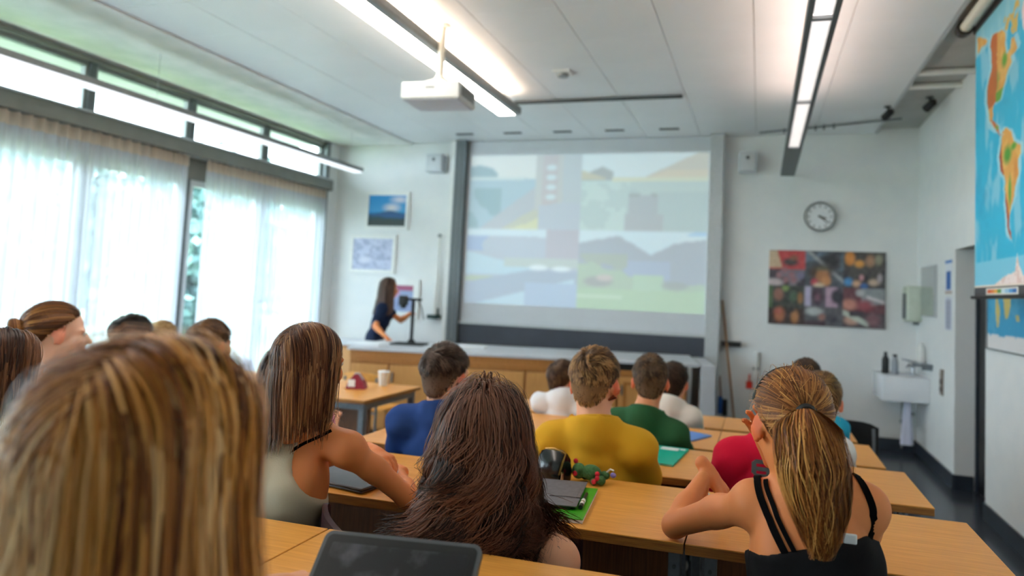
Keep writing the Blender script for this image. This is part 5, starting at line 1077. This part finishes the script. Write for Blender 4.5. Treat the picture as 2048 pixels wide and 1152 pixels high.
def clothes(x, k):
    up, rt, fw, m, nb, PV, H, g = (x[q] for q in ('up', 'rt', 'fw', 'm', 'nb', 'PV', 'H', 'g')); kind = k.get('top', 'tee'); col = k['col']
    neckball = lambda P, r, dz=0: np.sqrt(((P-(nb+up*(.012+dz)+fw*.012))**2).sum(-1))-r
    def axis_cyl(P, a, b, r):
        ba = b-a; q = P-a; h = (q@ba)/(ba@ba); d = q-h[..., None]*ba; return np.sqrt((d*d).sum(-1))-r
    if kind == 'tee':
        sl = k.get('sleeve', .62); pr = list(x['torso'][:3])+list(x['torso'][5:])+list(x['traps'])
        for S_, E_ in ((x['SL'], x['EL']), (x['SR'], x['ER'])):
            ob = -1 if S_ is x['SL'] else 1; pr += [('s', S_+rt*ob*.004, .044*x['ag'], .05), ('c', S_+rt*ob*.004-up*.015, S_+(E_-S_)*sl, .043*x['ag'], .046*x['ag'], .045)]
        ax0 = nrm(x['c']+x['R']@(np.array([0, -.03, -.06])*x['s'])-nb); pr += [('c', nb-up*.03, nb+ax0*.05, .064*g*x['s'], .057*x['s'], .03)]
        def cut(D, P, L):
            D = smax(D, -np.maximum(axis_cyl(P, nb, nb+ax0*.1, .052*x['s']), .004-(P-nb)@ax0), .004); D = smax(D, -(L[..., 2]+.06), .01)
            hgt = (P-nb)@nrm(ax0*.5+up+.40*fw); return smax(D, hgt-.014-2.5*np.maximum(0, axis_cyl(P, nb, nb+ax0*.1, .078)), .006)
        # keep the skin a little inside the cloth wherever the cloth covers it
        me = x['body'].data; Vb = np.zeros(len(me.vertices)*3, np.float32); me.vertices.foreach_get('co', Vb); Vb = Vb.reshape(-1, 3).astype(float)+np.array(x['root'].location)
        ds = sdf(pr, Vb)-.0135; near = np.where((ds > -.012) & (ds < .03))[0]
        if len(near):
            Q = Vb[near]; dc = cut(ds[near], Q, (Q-x['PV'])@x['F3']); hit = near[np.abs(dc-ds[near]) < 1e-5]; Q = Vb[hit]
            if len(hit):
                gr = np.stack([sdf(pr, Q+np.eye(3)[a]*.004)-.0135-ds[hit] for a in range(3)], 1); gr /= np.linalg.norm(gr, axis=1)[:, None]+1e-9; Vb[hit] = Q-gr*(ds[hit]+.013)[:, None]; me.vertices.foreach_set('co', (Vb-np.array(x['root'].location)).astype(np.float32).ravel()); me.update()
        x['shirt'] = cloth_mesh(x, pr, .0135, cut, col, 'shirt', k.get('wr', .0022))
        # ribbed collar ring around the neck
        ax_ = nrm(x['c']+x['R']@(np.array([0, -.03, -.06])*x['s'])-nb); a1 = nrm(np.cross(ax_, fw)); a2 = np.cross(ax_, a1); tl_ = nrm(ax_*.5+up+.40*fw); ring = [nb+tl_*.011+(a1*math.cos(q)+a2*math.sin(q)-tl_*((a1*math.cos(q)+a2*math.sin(q))@tl_)/1.0)*.066*x['s'] for q in np.linspace(0, 2*PI, 29)[:-1]]
        ring.append(ring[0]); MB().tube([Vector(p-np.array(x['root'].location)) for p in ring], .0055, 8, cap=False).build('collar', M('collar_'+col[1:]+str(len(bpy.data.materials)), k.get('collar', col), .85, c2=k.get('collar', col), scale=60, bump=.2), x['root'], True)
    elif kind == 'tank':
        pr = list(x['torso'])+list(x['traps'])
        def cut(D, P, L):
            for S_, E_, ob in ((x['SL'], x['EL'], -1), (x['SR'], x['ER'], 1)):
                D = smax(D, -(np.sqrt((((P-(S_-up*.035+rt*ob*.02))@x['F3']/np.array([.132, .22, .118]))**2).sum(-1))-1)*.085, .01)
            D = smax(D, -(np.sqrt((((P-(nb-up*.01))@x['F3']/np.array([.055, .12, .075]))**2).sum(-1))-1)*.08, .01); D = smax(D, -(L[..., 2]+.06), .01); return smax(D, (P-nb)@up-.01, .01)
        cloth_mesh(x, pr, .008, cut, col, 'tank_top', k.get('wr', .002))
    elif kind == 'cami':
        zt = k['ztop']
        def cut(D, P, L):
            h = (P-m)@up; side = np.abs((P-m)@rt); D = smax(D, h-(zt+k.get('zslope', 0)*((P-m)@rt)+.25*np.maximum(0, side-.09)), .006); return smax(D, -(L[..., 2]+.06), .01)
        cloth_mesh(x, list(x['torso']), .008, cut, col, 'camisole', k.get('wr', .0018))
    tr = k.get('trousers', '#2c3444'); lg = [p for p in x['legs'] if not (p[0] == 'c' and p[4] == .03)]
    shoes = [p for p in x['legs'] if p[0] == 'c' and p[4] == .03]
    cloth_mesh(x, [x['torso'][2]]+lg, .010, lambda D, P, L: D, tr, 'trousers', .003, res=.014)
    for p in shoes: cloth_mesh(x, [p], .012, lambda D, P, L: D, k.get('shoes', '#d8d8d6'), 'shoe', 0, res=.012)

def hairdo(x, k):
    c, R, s, rng = x['c'], x['R'], x['s'], x['rng']; h = k['hair']; st = h['style']; pal = h['pal']; parts = []
    if st == 'long':
        parts.append(cap_mesh(c, R, s, .022, col=pal[0])); kw = {q: h[q] for q in h if q not in ('style', 'pal')}; parts.append(hair_long(c, R, s, x['coll'], rng, pal=pal, **kw))
    elif st == 'short':
        parts.append(cap_mesh(c, R, s, .012, line=(.86, -.03), col=pal[0], fade=(h.get('fade', pal[0]), -.45, .15))); kw = {q: h[q] for q in h if q not in ('style', 'pal', 'fade')}; parts.append(hair_short(c, R, s, rng, pal=pal, **kw))
    elif st in ('tail', 'bun'):
        tie = nrm(h.get('tie', (0, -.93, .25))); parts.append(cap_mesh(c, R, s, .03, col=pal[0])); n = h.get('n', 3000); S = 16; u = scalp_roots(n, rng); K = 120; cu = u[rng.choice(n, K, replace=False)]; ci = np.argmax(u@cu.T, 1)
        t = np.linspace(0, 1, S)[None, :, None]; om = np.arccos(np.clip(u@tie, -1, 1))[:, None, None]; d = (np.sin((1-t)*om)*u[:, None]+np.sin(t*om)*tie[None, None])/np.maximum(np.sin(om), 1e-4); lay = rng.random(n)[:, None, None]
        bump = 1.03+.05*lay+(.07+.05*rng.random(K)[ci][:, None, None])*np.sin(PI*np.clip(t, 0, 1))**.8*h.get('puff', 1); bump = bump+.10*np.clip((t-.85)/.15, 0, 1); P = d*bump; P += .010*np.sin(t*9+ci[:, None, None]*1.7)*np.cross(d, tie[None, None])
        Wp = c+s*((P*CRR+CRC)@R.T); C = strand_cols(rng, n, S, pal, .15+.6*rng.random(K)[ci]); parts.append(ribbons(Wp, frame_normals(Wp.copy(), c), h.get('width', .003)*(.7+.6*rng.random(n)), C))
        nf = h.get('fly', 160)
        if nf:
            uf = scalp_roots(nf, rng); tt = np.linspace(0, 1, 8)[None, :, None]; tgf = np.cross(uf, rng.normal(0, 1, (nf, 3))); Pf = (uf[:, None]*(1.10+.20*np.sin(PI*tt*.9)*rng.random((nf, 1, 1)))+tgf[:, None]*tt*.30); Wf = c+s*((Pf*CRR+CRC)@R.T); parts.append(ribbons(Wf, frame_normals(Wf.copy(), c), np.full(nf, .0011), strand_cols(rng, nf, 8, pal[-2:])))
        T0 = c+s*R@((tie*1.17)*CRR+CRC); x['tie'] = T0; x['tiedir'] = nrm(R@(tie/CRR))
    V, F, C = merge(parts); add_obj('hair', V, F, MT['hair'], x['root'], C)
    if st == 'tail':
        T0, td = x['tie'], x['tiedir']; n = h.get('nt', 1800); S = 30; K = 60; end = np.array(h['end'], float); ang = rng.random(n)*6.283; rad = np.sqrt(rng.random(n)); ck = rng.integers(0, K, n); ca = rng.random(K)*6.283; cr_ = np.sqrt(rng.random(K)); ang = np.where(rng.random(n) < .7, ca[ck]+rng.normal(0, .15, n), ang); rad = np.clip(np.where(rng.random(n) < .7, cr_[ck]+rng.normal(0, .08, n), rad), 0, 1)
        t = np.linspace(0, 1, S); p0 = T0+td*.0; p1 = T0+td*.075+np.array([-.022, 0, .012]); p2 = end+np.array([0, 0, .5])*np.linalg.norm(end-T0)*.9*.62; Lk = np.clip(1+rng.normal(0, .07, n)-.12*rng.random(n)**3, .6, 1.1)
        tt = t[None]*Lk[:, None]; B3 = lambda q: ((1-q)**3)[..., None]*p0+(3*q*(1-q)**2)[..., None]*p1+(3*q*q*(1-q))[..., None]*p2+(q**3)[..., None]*end
        cen = B3(tt); a1 = nrm(np.cross(td, [0, 0, 1])); rr = np.interp(tt, [0, .08, .25, .5, .75, 1.0, 1.2], [.009, .024, .050, .056, .040, .018, .010])*h.get('fat', 1); a2 = np.array([0, 0, 1.0]); mix = np.clip(tt/.3, 0, 1)[..., None]; ax2 = a2[None, None]*(1-mix)+nrm([td[0], td[1], 0])[None, None]*mix
        wv = .008*np.sin(tt*11+ca[ck][:, None]*3)*np.clip(tt*2, 0, 1)
        P = cen+(rr*rad[:, None]*np.cos(ang)[:, None]*1.15+wv)[..., None]*a1+(rr*rad[:, None]*np.sin(ang)[:, None]*.8)[..., None]*ax2; Nn = P-cen+td*.004; Nn /= np.linalg.norm(Nn, axis=2, keepdims=True)+1e-9
        C = strand_cols(rng, n, S, h.get('tpal', pal), rng.random(K)[ck]); V, F, C = ribbons(P, Nn, h.get('width', .003)*1.05*(.7+.6*rng.random(n)), C); add_obj('ponytail', V, F, MT['hair'], x['root'], C)
        ring = [T0+td*.006+(a1*math.cos(q)+np.cross(td, a1)*math.sin(q))*.0155 for q in np.linspace(0, 2*PI, 21)]; MB().tube([Vector(p-np.array(x['root'].location)) for p in ring], .0095, 8, cap=False).build('hair_tie', MT['blackm'], x['root'], True)
    if st == 'bun':
        T0, td = x['tie'], x['tiedir']; n = 900; S = 22; t = np.linspace(0, 1, S)[None]; ph = rng.random(n)[:, None]*6.28; q = ph+t*4.2; r = .030+.012*rng.random(n)[:, None]; psi = rng.random(n)[:, None]*6.28; a1 = nrm(np.cross(td, [0, 0, 1])); a2 = np.cross(td, a1); tor = .018*np.ones_like(q)
        P = T0+td*.012+((r*np.cos(q)+tor*np.cos(psi)*np.cos(q))[..., None]*a1+(r*np.sin(q)+tor*np.cos(psi)*np.sin(q))[..., None]*a2)*.8+(tor*np.sin(psi)+0*q)[..., None]*td; Nn = P-(T0+td*.012); Nn /= np.linalg.norm(Nn, axis=2, keepdims=True)
        V, F, C = ribbons(P, Nn, np.full(n, .004), strand_cols(rng, n, S, pal)); add_obj('hair_bun', V, F, MT['hair'], x['root'], C)
BRN = ('#35201a', '#4f2f20', '#71482f', '#8c6044'); DRK = ('#1c1210', '#2a1a15', '#3a251c', '#5a3a2a'); BLD = ('#5e3a1e', '#8c5c30', '#b9823f', '#d8a862', '#e6c48c')
def back_print(x, fn, cen, w, h, col, name='print', nx=46, ny=34, lift=.019):
    up, rt, fw = x['up'], x['rt'], x['fw']; o = np.array(cen, float); u, v = np.meshgrid(np.linspace(0, 1, nx), np.linspace(0, 1, ny)); Pp = o+((u.ravel()-.5)*w)[:, None]*rt+((v.ravel()-.5)*h)[:, None]*up-fw*.16
    pr = x['torso']+x['traps']
    for _ in range(12): d = sdf(pr, Pp); Pp = Pp+fw*np.clip(d-lift, -.05, .05)[:, None]*.8
    i, j = np.meshgrid(np.arange(nx-1), np.arange(ny-1)); a = (j*nx+i).ravel(); F = np.stack([a, a+1, a+nx+1, a+nx], 1); uc = (i.ravel()+.5)/(nx-1); vc = (j.ravel()+.5)/(ny-1); F = F[fn(uc, vc)]
    add_obj(name, Pp, F, M('ink_'+col[1:], col, .8, c2=col, scale=60), x['root'])

person('person with long straight golden blond hair closest to the camera, seen from behind', head=(-.632, .58, 1.357), s=1.0, yaw=-10, SL=(-.83, .60, 1.10), SR=(-.485, .60, 1.10), PV=(-.66, .50, .74), EL=(-.92, .80, 1.02), ER=(-.42, .74, 1.0), WL=(-.82, 1.02, 1.005), WR=(-.50, .86, .985), floor=.26, fem=1, skin='fair', col='#d8cfc6', seed=11, res=.009,
    hair=dict(style='long', pal=('#643210', '#a05d22', '#c9853b', '#dca05e', '#e8ba84'), n=5200, zend=1.02, vol=.44, pull=.5, K=50, clump=.35, width=.0034, back=.25, wave=.004, wlen=.22, S=28, flare=.09, step=.015))
person('person with brown hair and white top cut off by the left picture edge', head=(-2.11, 1.415, 1.25), s=1.03, yaw=12, SL=(-2.28, 1.40, 1.015), SR=(-1.95, 1.40, 1.02), PV=(-2.12, 1.34, .64), EL=(-2.36, 1.68, .955), ER=(-1.90, 1.66, .955), WL=(-2.22, 1.85, .95), WR=(-2.05, 1.85, .95), floor=.20, fem=1, skin='pale', col='#e6e0de', seed=12,
    hair=dict(style='long', pal=BRN, n=1800, zend=1.13, vol=.22, pull=.5, K=60, clump=.5, width=.005, back=.5))
person('person with reddish brown pinned up hair in a white top before the curtains', head=(-2.98, 2.2, 1.272), s=1.12, yaw=28, SL=(-3.15, 2.22, 1.02), SR=(-2.85, 2.16, 1.02), PV=(-3.0, 2.12, .62), EL=(-3.2, 2.5, .90), ER=(-2.78, 2.46, .90), WL=(-3.05, 2.65, .885), WR=(-2.85, 2.65, .885), floor=.20, fem=1, skin='pale', col='#e9e6e2', seed=13,
    hair=dict(style='bun', pal=('#4a2a16', '#6b3f20', '#8c5a30', '#a8743e'), n=1600, tie=(0, -.97, -.1), width=.005, fly=40))
person('person with short black hair before the curtains, left of the blond child', head=(-3.60, 3.1, 1.165), s=1.18, SL=(-3.79, 3.14, .92), SR=(-3.42, 3.14, .92), PV=(-3.6, 3.06, .54), EL=(-3.86, 3.20, .70), ER=(-3.35, 3.20, .70), WL=(-3.72, 3.40, .635), WR=(-3.48, 3.40, .635), floor=.14, skin='warm', col='#4d5663', seed=14, res=.013,
    hair=dict(style='short', pal=('#17130f', '#241c17', '#33281f'), n=4600, top=.04, side=.02, width=.005))
person('person with short light blond hair farthest back at the windows', head=(-4.36, 4.0, 1.07), s=1.12, SL=(-4.53, 4.04, .83), SR=(-4.19, 4.04, .83), PV=(-4.36, 3.96, .46), EL=(-4.58, 4.16, .70), ER=(-4.14, 4.16, .70), WL=(-4.45, 4.38, .75), WR=(-4.25, 4.38, .75), floor=0, skin='pale', col='#c9d3dc', seed=15, res=.013,
    hair=dict(style='short', pal=('#8a6a42', '#b08a58', '#cfae7c'), n=3000, top=.045, side=.025, width=.005))
person('person with short mid brown hair in front of the bright curtain beside the uncovered glass', head=(-3.03, 3.1, 1.165), s=1.2, SL=(-3.21, 3.14, .92), SR=(-2.85, 3.14, .92), PV=(-3.03, 3.06, .54), EL=(-3.28, 3.20, .70), ER=(-2.78, 3.20, .70), WL=(-3.15, 3.40, .635), WR=(-2.91, 3.40, .635), floor=.14, skin='fair', col='#7c8794', seed=16, res=.013,
    hair=dict(style='short', pal=('#3d281a', '#5a3d28', '#7a5638'), n=4600, top=.045, side=.02, width=.005))
person('person in a pink shirt mostly hidden behind the girl in the olive tank top', head=(-1.93, 2.42, 1.15), s=1.0, SL=(-2.10, 2.46, .96), SR=(-1.815, 2.46, .965), PV=(-1.96, 2.40, .58), EL=(-2.16, 2.54, .80), ER=(-1.80, 2.54, .80), WL=(-2.05, 2.7, .90), WR=(-1.90, 2.7, .90), floor=.14, fem=1, skin='fair', col='#e79ab4', seed=17,
    hair=dict(style='long', pal=BRN, n=1000, zend=1.02, vol=.12, K=40, width=.006))
x = person('person with long straight brown hair in an olive tank top', head=(-1.212, 1.60, 1.318), s=.95, yaw=14, roll=0, SL=(-1.40, 1.585, 1.075), SR=(-1.095, 1.63, 1.095), PV=(-1.34, 1.46, .66), EL=(-1.43, 1.82, .965), WL=(-1.165, 1.875, 1.022), ER=(-.955, 1.73, .944), WR=(-1.12, 1.95, .950), floor=.20, fem=1, skin='tan', top='tank', ag=.84, col='#c2b59d', seed=18, res=.0075,
    hands=dict(L=dict(d=(.90, -.36, -.14), pn=(-.05, -.1, -1), curl=.38, res=.004, nails=1), R=dict(d=(-.8, .4, 0), pn=(0, 0, -1), curl=.3)),
    hair=dict(style='long', pal=('#3a1f13', '#5a3421', '#7f4f32', '#a57750'), n=4600, zend=lambda u: 1.14+.05*u[:, 0], zj=.055, vol=.17, pull=.5, tuck=.10, K=90, clump=.55, width=.0030, back=.35, S=26))
strap(x, [(-1.30, 1.52, 1.00), (-1.20, 1.53, 1.10), (-1.13, 1.60, 1.14)], .0042, 'bra_strap', MT['strap'])
x = person('person with long wavy dark brown hair and bare shoulders at the nearest desk', head=(-.643, 1.525, 1.180), s=1.0, yaw=-3, pitch=8, SL=(-.80, 1.515, .915), SR=(-.445, 1.525, .925), PV=(-.62, 1.50, .62), EL=(-.74, 1.72, .957), ER=(-.585, 1.72, .957), WL=(-.76, 1.89, .945), WR=(-.70, 1.80, .955), floor=.20, fem=1, skin='fair', top='cami', ztop=-.075, col='#121214', seed=19, res=.008,
    hair=dict(style='long', pal=('#1a0e0a', '#2b1812', '#44281c', '#663f2e', '#7c5342'), n=7500, zend=lambda u: .955-.03*np.clip(-u[:, 1], 0, 1), zj=.03, vol=.34, K=60, clump=.62, width=.0022, back=.3, wave=.042, wstart=.3, wlen=.14, S=44, maxr=.158, soft=1, flare=.0, curl_end=.06))
strap(x, [(-.49, 1.46, .88), (-.475, 1.50, .955), (-.47, 1.57, .95)], .005, 'top_strap', MT['strap']); strap(x, [(-.75, 1.46, .86), (-.77, 1.50, .945), (-.775, 1.57, .935)], .005, 'top_strap', MT['strap'])
x = person('person in a navy blue T-shirt with faded short dark hair', head=(-1.201, 2.42, 1.196), s=1.09, yaw=6, SL=(-1.36, 2.40, 1.01), SR=(-1.02, 2.42, 1.01), PV=(-1.2, 2.40, .60), EL=(-1.46, 2.53, .81), ER=(-.96, 2.53, .81), WL=(-1.30, 2.74, .885), WR=(-1.10, 2.74, .885), floor=.14, skin='fair', col='#25427c', seed=20, eartint=(1, .5, .42),
    hair=dict(style='short', pal=('#2c1f18', '#47342a', '#665044'), n=4600, top=.040, side=.006, width=.003, fade='#6b5a50', swirl=.9, lift=.26))
x = person('person in a mustard yellow T-shirt with short light brown hair in the third row', head=(-.582, 2.40, 1.2175), s=1.12, yaw=4, pitch=4, SL=(-.72, 2.365, 1.01), SR=(-.41, 2.375, 1.01), PV=(-.57, 2.38, .60), EL=(-.775, 2.52, .80), ER=(-.375, 2.53, .80), WL=(-.64, 2.74, .885), WR=(-.48, 2.74, .885), floor=.14, skin='fair', col='#dba428', seed=21, g=1.04, eartint=(1, .5, .42),
    hair=dict(style='short', pal=('#44301e', '#6b4a2e', '#93693f', '#b58a58'), n=4600, top=.036, side=.007, width=.003, fade='#8a6848', swirl=.8, lift=.26))
x = person('person in a dark green T-shirt with short brown hair in the fourth row', head=(-.507, 3.24, 1.135), s=1.09, yaw=-6, SL=(-.655, 3.20, .935), SR=(-.375, 3.18, .905), PV=(-.50, 3.18, .50), EL=(-.715, 3.34, .74), ER=(-.325, 3.34, .735), WL=(-.58, 3.55, .825), WR=(-.44, 3.55, .825), floor=.08, skin='warm', col='#2c5a38', seed=22, eartint=(1, .55, .48),
    hair=dict(style='short', pal=('#3a281c', '#54402e', '#6f553e'), n=3000, top=.028, side=.012, width=.004, fade='#6a5442'))
back_print(x, lambda u, v: ((((u-.25)/.28)**2+((v-.72)/.2)**2 < 1) & (np.sin(u*31)+np.cos(v*37+u*9) > -.4)), x['m']-x['up']*.03-x['rt']*.03, .20, .12, '#b9b4c4', 'shirt_print')
back_print(x, lambda u, v: (((u-.62)/.13)**2+((v-.28)/.2)**2 < 1), x['m']-x['up']*.03-x['rt']*.03, .20, .12, '#7fa6c8', 'shirt_print')
person('person in an off-white T-shirt with dark brown hair behind the green shirt', head=(-.496, 4.10, 1.027), s=1.06, yaw=8, SL=(-.64, 4.06, .86), SR=(-.385, 4.06, .835), PV=(-.5, 4.02, .44), EL=(-.69, 4.18, .68), ER=(-.345, 4.18, .67), WL=(-.56, 4.38, .775), WR=(-.44, 4.38, .775), floor=.03, skin='fair', col='#e4dcd2', seed=23, res=.012,
    hair=dict(style='short', pal=('#241811', '#35241a', '#4a3425'), n=3000, top=.05, side=.028, width=.005))
x = person('person in a white T-shirt with a maroon collar resting the head on one hand', head=(-1.19, 4.02, 1.004), s=1.02, yaw=22, roll=6, SL=(-1.30, 3.98, .865), SR=(-1.04, 3.99, .835), PV=(-1.2, 3.99, .43), EL=(-1.38, 4.3, .785), ER=(-.97, 4.26, .785), WL=(-1.25, 4.42, .775), WR=(-1.05, 4.04, .905), floor=.03, skin='fair', col='#e6e6ea', collar='#7a1f3c', seed=24, res=.011,
    hands=dict(R=dict(d=(-.15, -.15, 1), pn=(-.9, -.1, 0), curl=.3)), hair=dict(style='short', pal=('#3a281e', '#523a2a', '#6d503a'), n=3000, top=.045, side=.025, width=.0045))
wt = np.array([-1.045, 4.06, .885])-np.array(x['root'].location); MB().lathe([(.027, -.013), (.030, -.010), (.030, .010), (.027, .013)], tuple(wt), 18).build('watch_band', M('dark_blue_strap', '#1c2c44', .5, c2='#18263c', scale=30), x['root'], True)

x = person('person with a honey blond ponytail and a black camisole', head=(.075, 1.605, 1.270), s=1.02, yaw=-14, pitch=9, nb=(.135, 1.58, 1.165), SL=(-.002, 1.60, 1.095), SR=(.226, 1.575, 1.120), PV=(.158, 1.47, .66), EL=(-.20, 1.775, .957), ER=(.245, 1.72, .957), WL=(-.128, 1.925, 1.065), WR=(.028, 1.79, 1.17), floor=.20, fem=1, skin='tan', top='cami', sw=1, ztop=-.088, zslope=.20, col='#0f0f11', seed=25, res=.0075, ag=.92, tw=1.33,
    hands=dict(L=dict(d=(.62, -.12, -.72), pn=(-.68, .3, -.65), curl=.50, res=.004), R=dict(d=(-.30, -.15, .95), pn=(-.2, -.95, -.2), curl=.35, res=.004)),
    hair=dict(style='tail', pal=('#522c14', '#7e4c26', '#a86a35', '#cb9553'), tpal=('#54290f', '#8c4f20', '#b8743a', '#cf9650'), n=4600, nt=5200, tie=(-.05, -.96, -.05), end=(.128, 1.42, 1.065), width=.0021, fly=260, puff=1.1, fat=1.15))
bk = x['m']-x['up']*.10-x['fw']*.11
for nm, pts in (('top_strap', [(.06, 1.46, 1.03), (.012, 1.50, 1.10), (.0, 1.58, 1.16), (.01, 1.64, 1.13)]), ('bra_strap', [(.09, 1.455, 1.02), (.037, 1.49, 1.10), (.012, 1.57, 1.165)]), ('top_strap', [(.285, 1.49, 1.05), (.252, 1.49, 1.12), (.21, 1.57, 1.175), (.205, 1.62, 1.15)])): strap(x, pts, .0075 if nm == 'top_strap' else .005, nm, MT['strap'])
mb = MB().box(-.013, .013, -.003, .003, -.004, .016, b=.003); mb.v = [(a+.185-x['root'].location[0], b+1.452-x['root'].location[1], c_+1.078-x['root'].location[2]) for a, b, c_ in mb.v]; mb.build('garment_label', MT['paper'], x['root'])
hb = []
for q in np.linspace(-1.35, 1.35, 25): u = nrm((math.sin(q), .16, math.cos(q))); hb.append(x['c']+x['s']*x['R']@(u*1.13*CRR+CRC)-np.array(x['root'].location))
MB().tube([Vector(p) for p in hb], .0055, 8).build('headband', MT['black'], x['root'], True)
x = person('person in a bright red T-shirt with grey lettering, head hidden behind the ponytail', head=(.129, 2.46, 1.153), s=1.0, SL=(-.075, 2.46, .995), SR=(.20, 2.47, .995), PV=(.06, 2.40, .60), EL=(-.15, 2.54, .83), ER=(.27, 2.54, .82), WL=(-.09, 2.76, .885), WR=(.15, 2.74, .885), floor=.14, skin='fair', col='#cf1236', seed=26,
    hair=dict(style='short', pal=BRN, n=3000, top=.04, side=.02, width=.005))
def letters(u, v):
    o = np.zeros(u.shape, bool)
    for r, vc in enumerate((.78, .28)):
        for k in range(3):
            uc = .18+.32*k; a = (u-uc)/.13; b = (v-vc)/.18; rr = np.sqrt(a*a+b*b); e = (np.maximum(np.abs(a), np.abs(b)*1.0) < 1) & (rr < 1.15); hole = (np.abs(a) < .45) & (np.abs(np.abs(b)-.45) < .17); gap = (a > .2)*(b > .25)*(b < .6) if (k+r) % 2 == 0 else (np.abs(b) < .0)
            o |= e & ~hole & ~(gap.astype(bool))
    return o
back_print(x, letters, x['m']-x['up']*.07+x['rt']*.03, .24, .15, '#43474b', 'shirt_lettering')
person('person with wavy light brown hair and white shirt half hidden behind the ponytail', head=(.2815, 3.26, 1.103), s=1.12, yaw=5, SL=(.10, 3.24, .90), SR=(.355, 3.22, .895), PV=(.25, 3.2, .50), EL=(.05, 3.35, .75), ER=(.405, 3.35, .74), WL=(.16, 3.55, .825), WR=(.32, 3.55, .825), floor=.08, skin='fair', col='#ebe9e6', seed=27, res=.012,
    hair=dict(style='short', pal=('#4a331f', '#6d4d2e', '#94703f'), n=3000, top=.045, side=.03, width=.004, swirl=1.1))
person('person in a turquoise shirt with dark hair farthest front near the aisle', head=(.2686, 4.10, 1.10), s=1.06, SL=(.14, 4.06, .86), SR=(.435, 4.06, .85), PV=(.29, 4.0, .44), EL=(.10, 4.18, .70), ER=(.485, 4.18, .68), WL=(.22, 4.38, .775), WR=(.38, 4.38, .775), floor=.03, skin='fair', col='#2fa3c4', seed=28, res=.012,
    hair=dict(style='short', pal=('#30221a', '#463226', '#5d4534'), n=3000, top=.045, side=.025, width=.005))
person('person standing behind the bench with long brown hair, reaching to the document camera', head=(-4.37, 7.15, 1.515), s=1.03, yaw=58, pitch=6, SL=(-4.53, 7.30, 1.275), SR=(-4.37, 7.02, 1.265), PV=(-4.57, 7.22, .90), EL=(-4.26, 7.28, 1.12), WL=(-4.05, 7.12, 1.21), ER=(-4.40, 6.95, 1.05), WR=(-4.20, 6.86, .945), floor=0, stand=1, fem=1, skin='tan', top='tee', col='#1b2742', trousers='#222d48', seed=29, res=.012, sleeve=.5,
    hair=dict(style='long', pal=('#3a2820', '#554036', '#776055'), n=1500, zend=1.20, vol=.22, pull=.4, K=50, width=.006, back=.6))

# a chair for every seated pupil, its seat at the height the pupil sits at
first_chair = None
for o in [q for q in COL.objects if q.name.startswith('person')]:
    z0 = o.location.z; lab = o['label']
    if 'standing' in lab: continue
    if first_chair is None: first_chair = ch = make_chair('maroon chair', (0, 0), 0)
    else: ch = copy_tree(first_chair)
    ch.location = (o.location.x, o.location.y+.03, z0); ch.scale = (1, 1, SEAT[o.name]/.432); w = lab.replace('person ', '').split(',')[0].split()
    ch['label'] = 'maroon school chair taken by the person '+' '.join(w[:8])
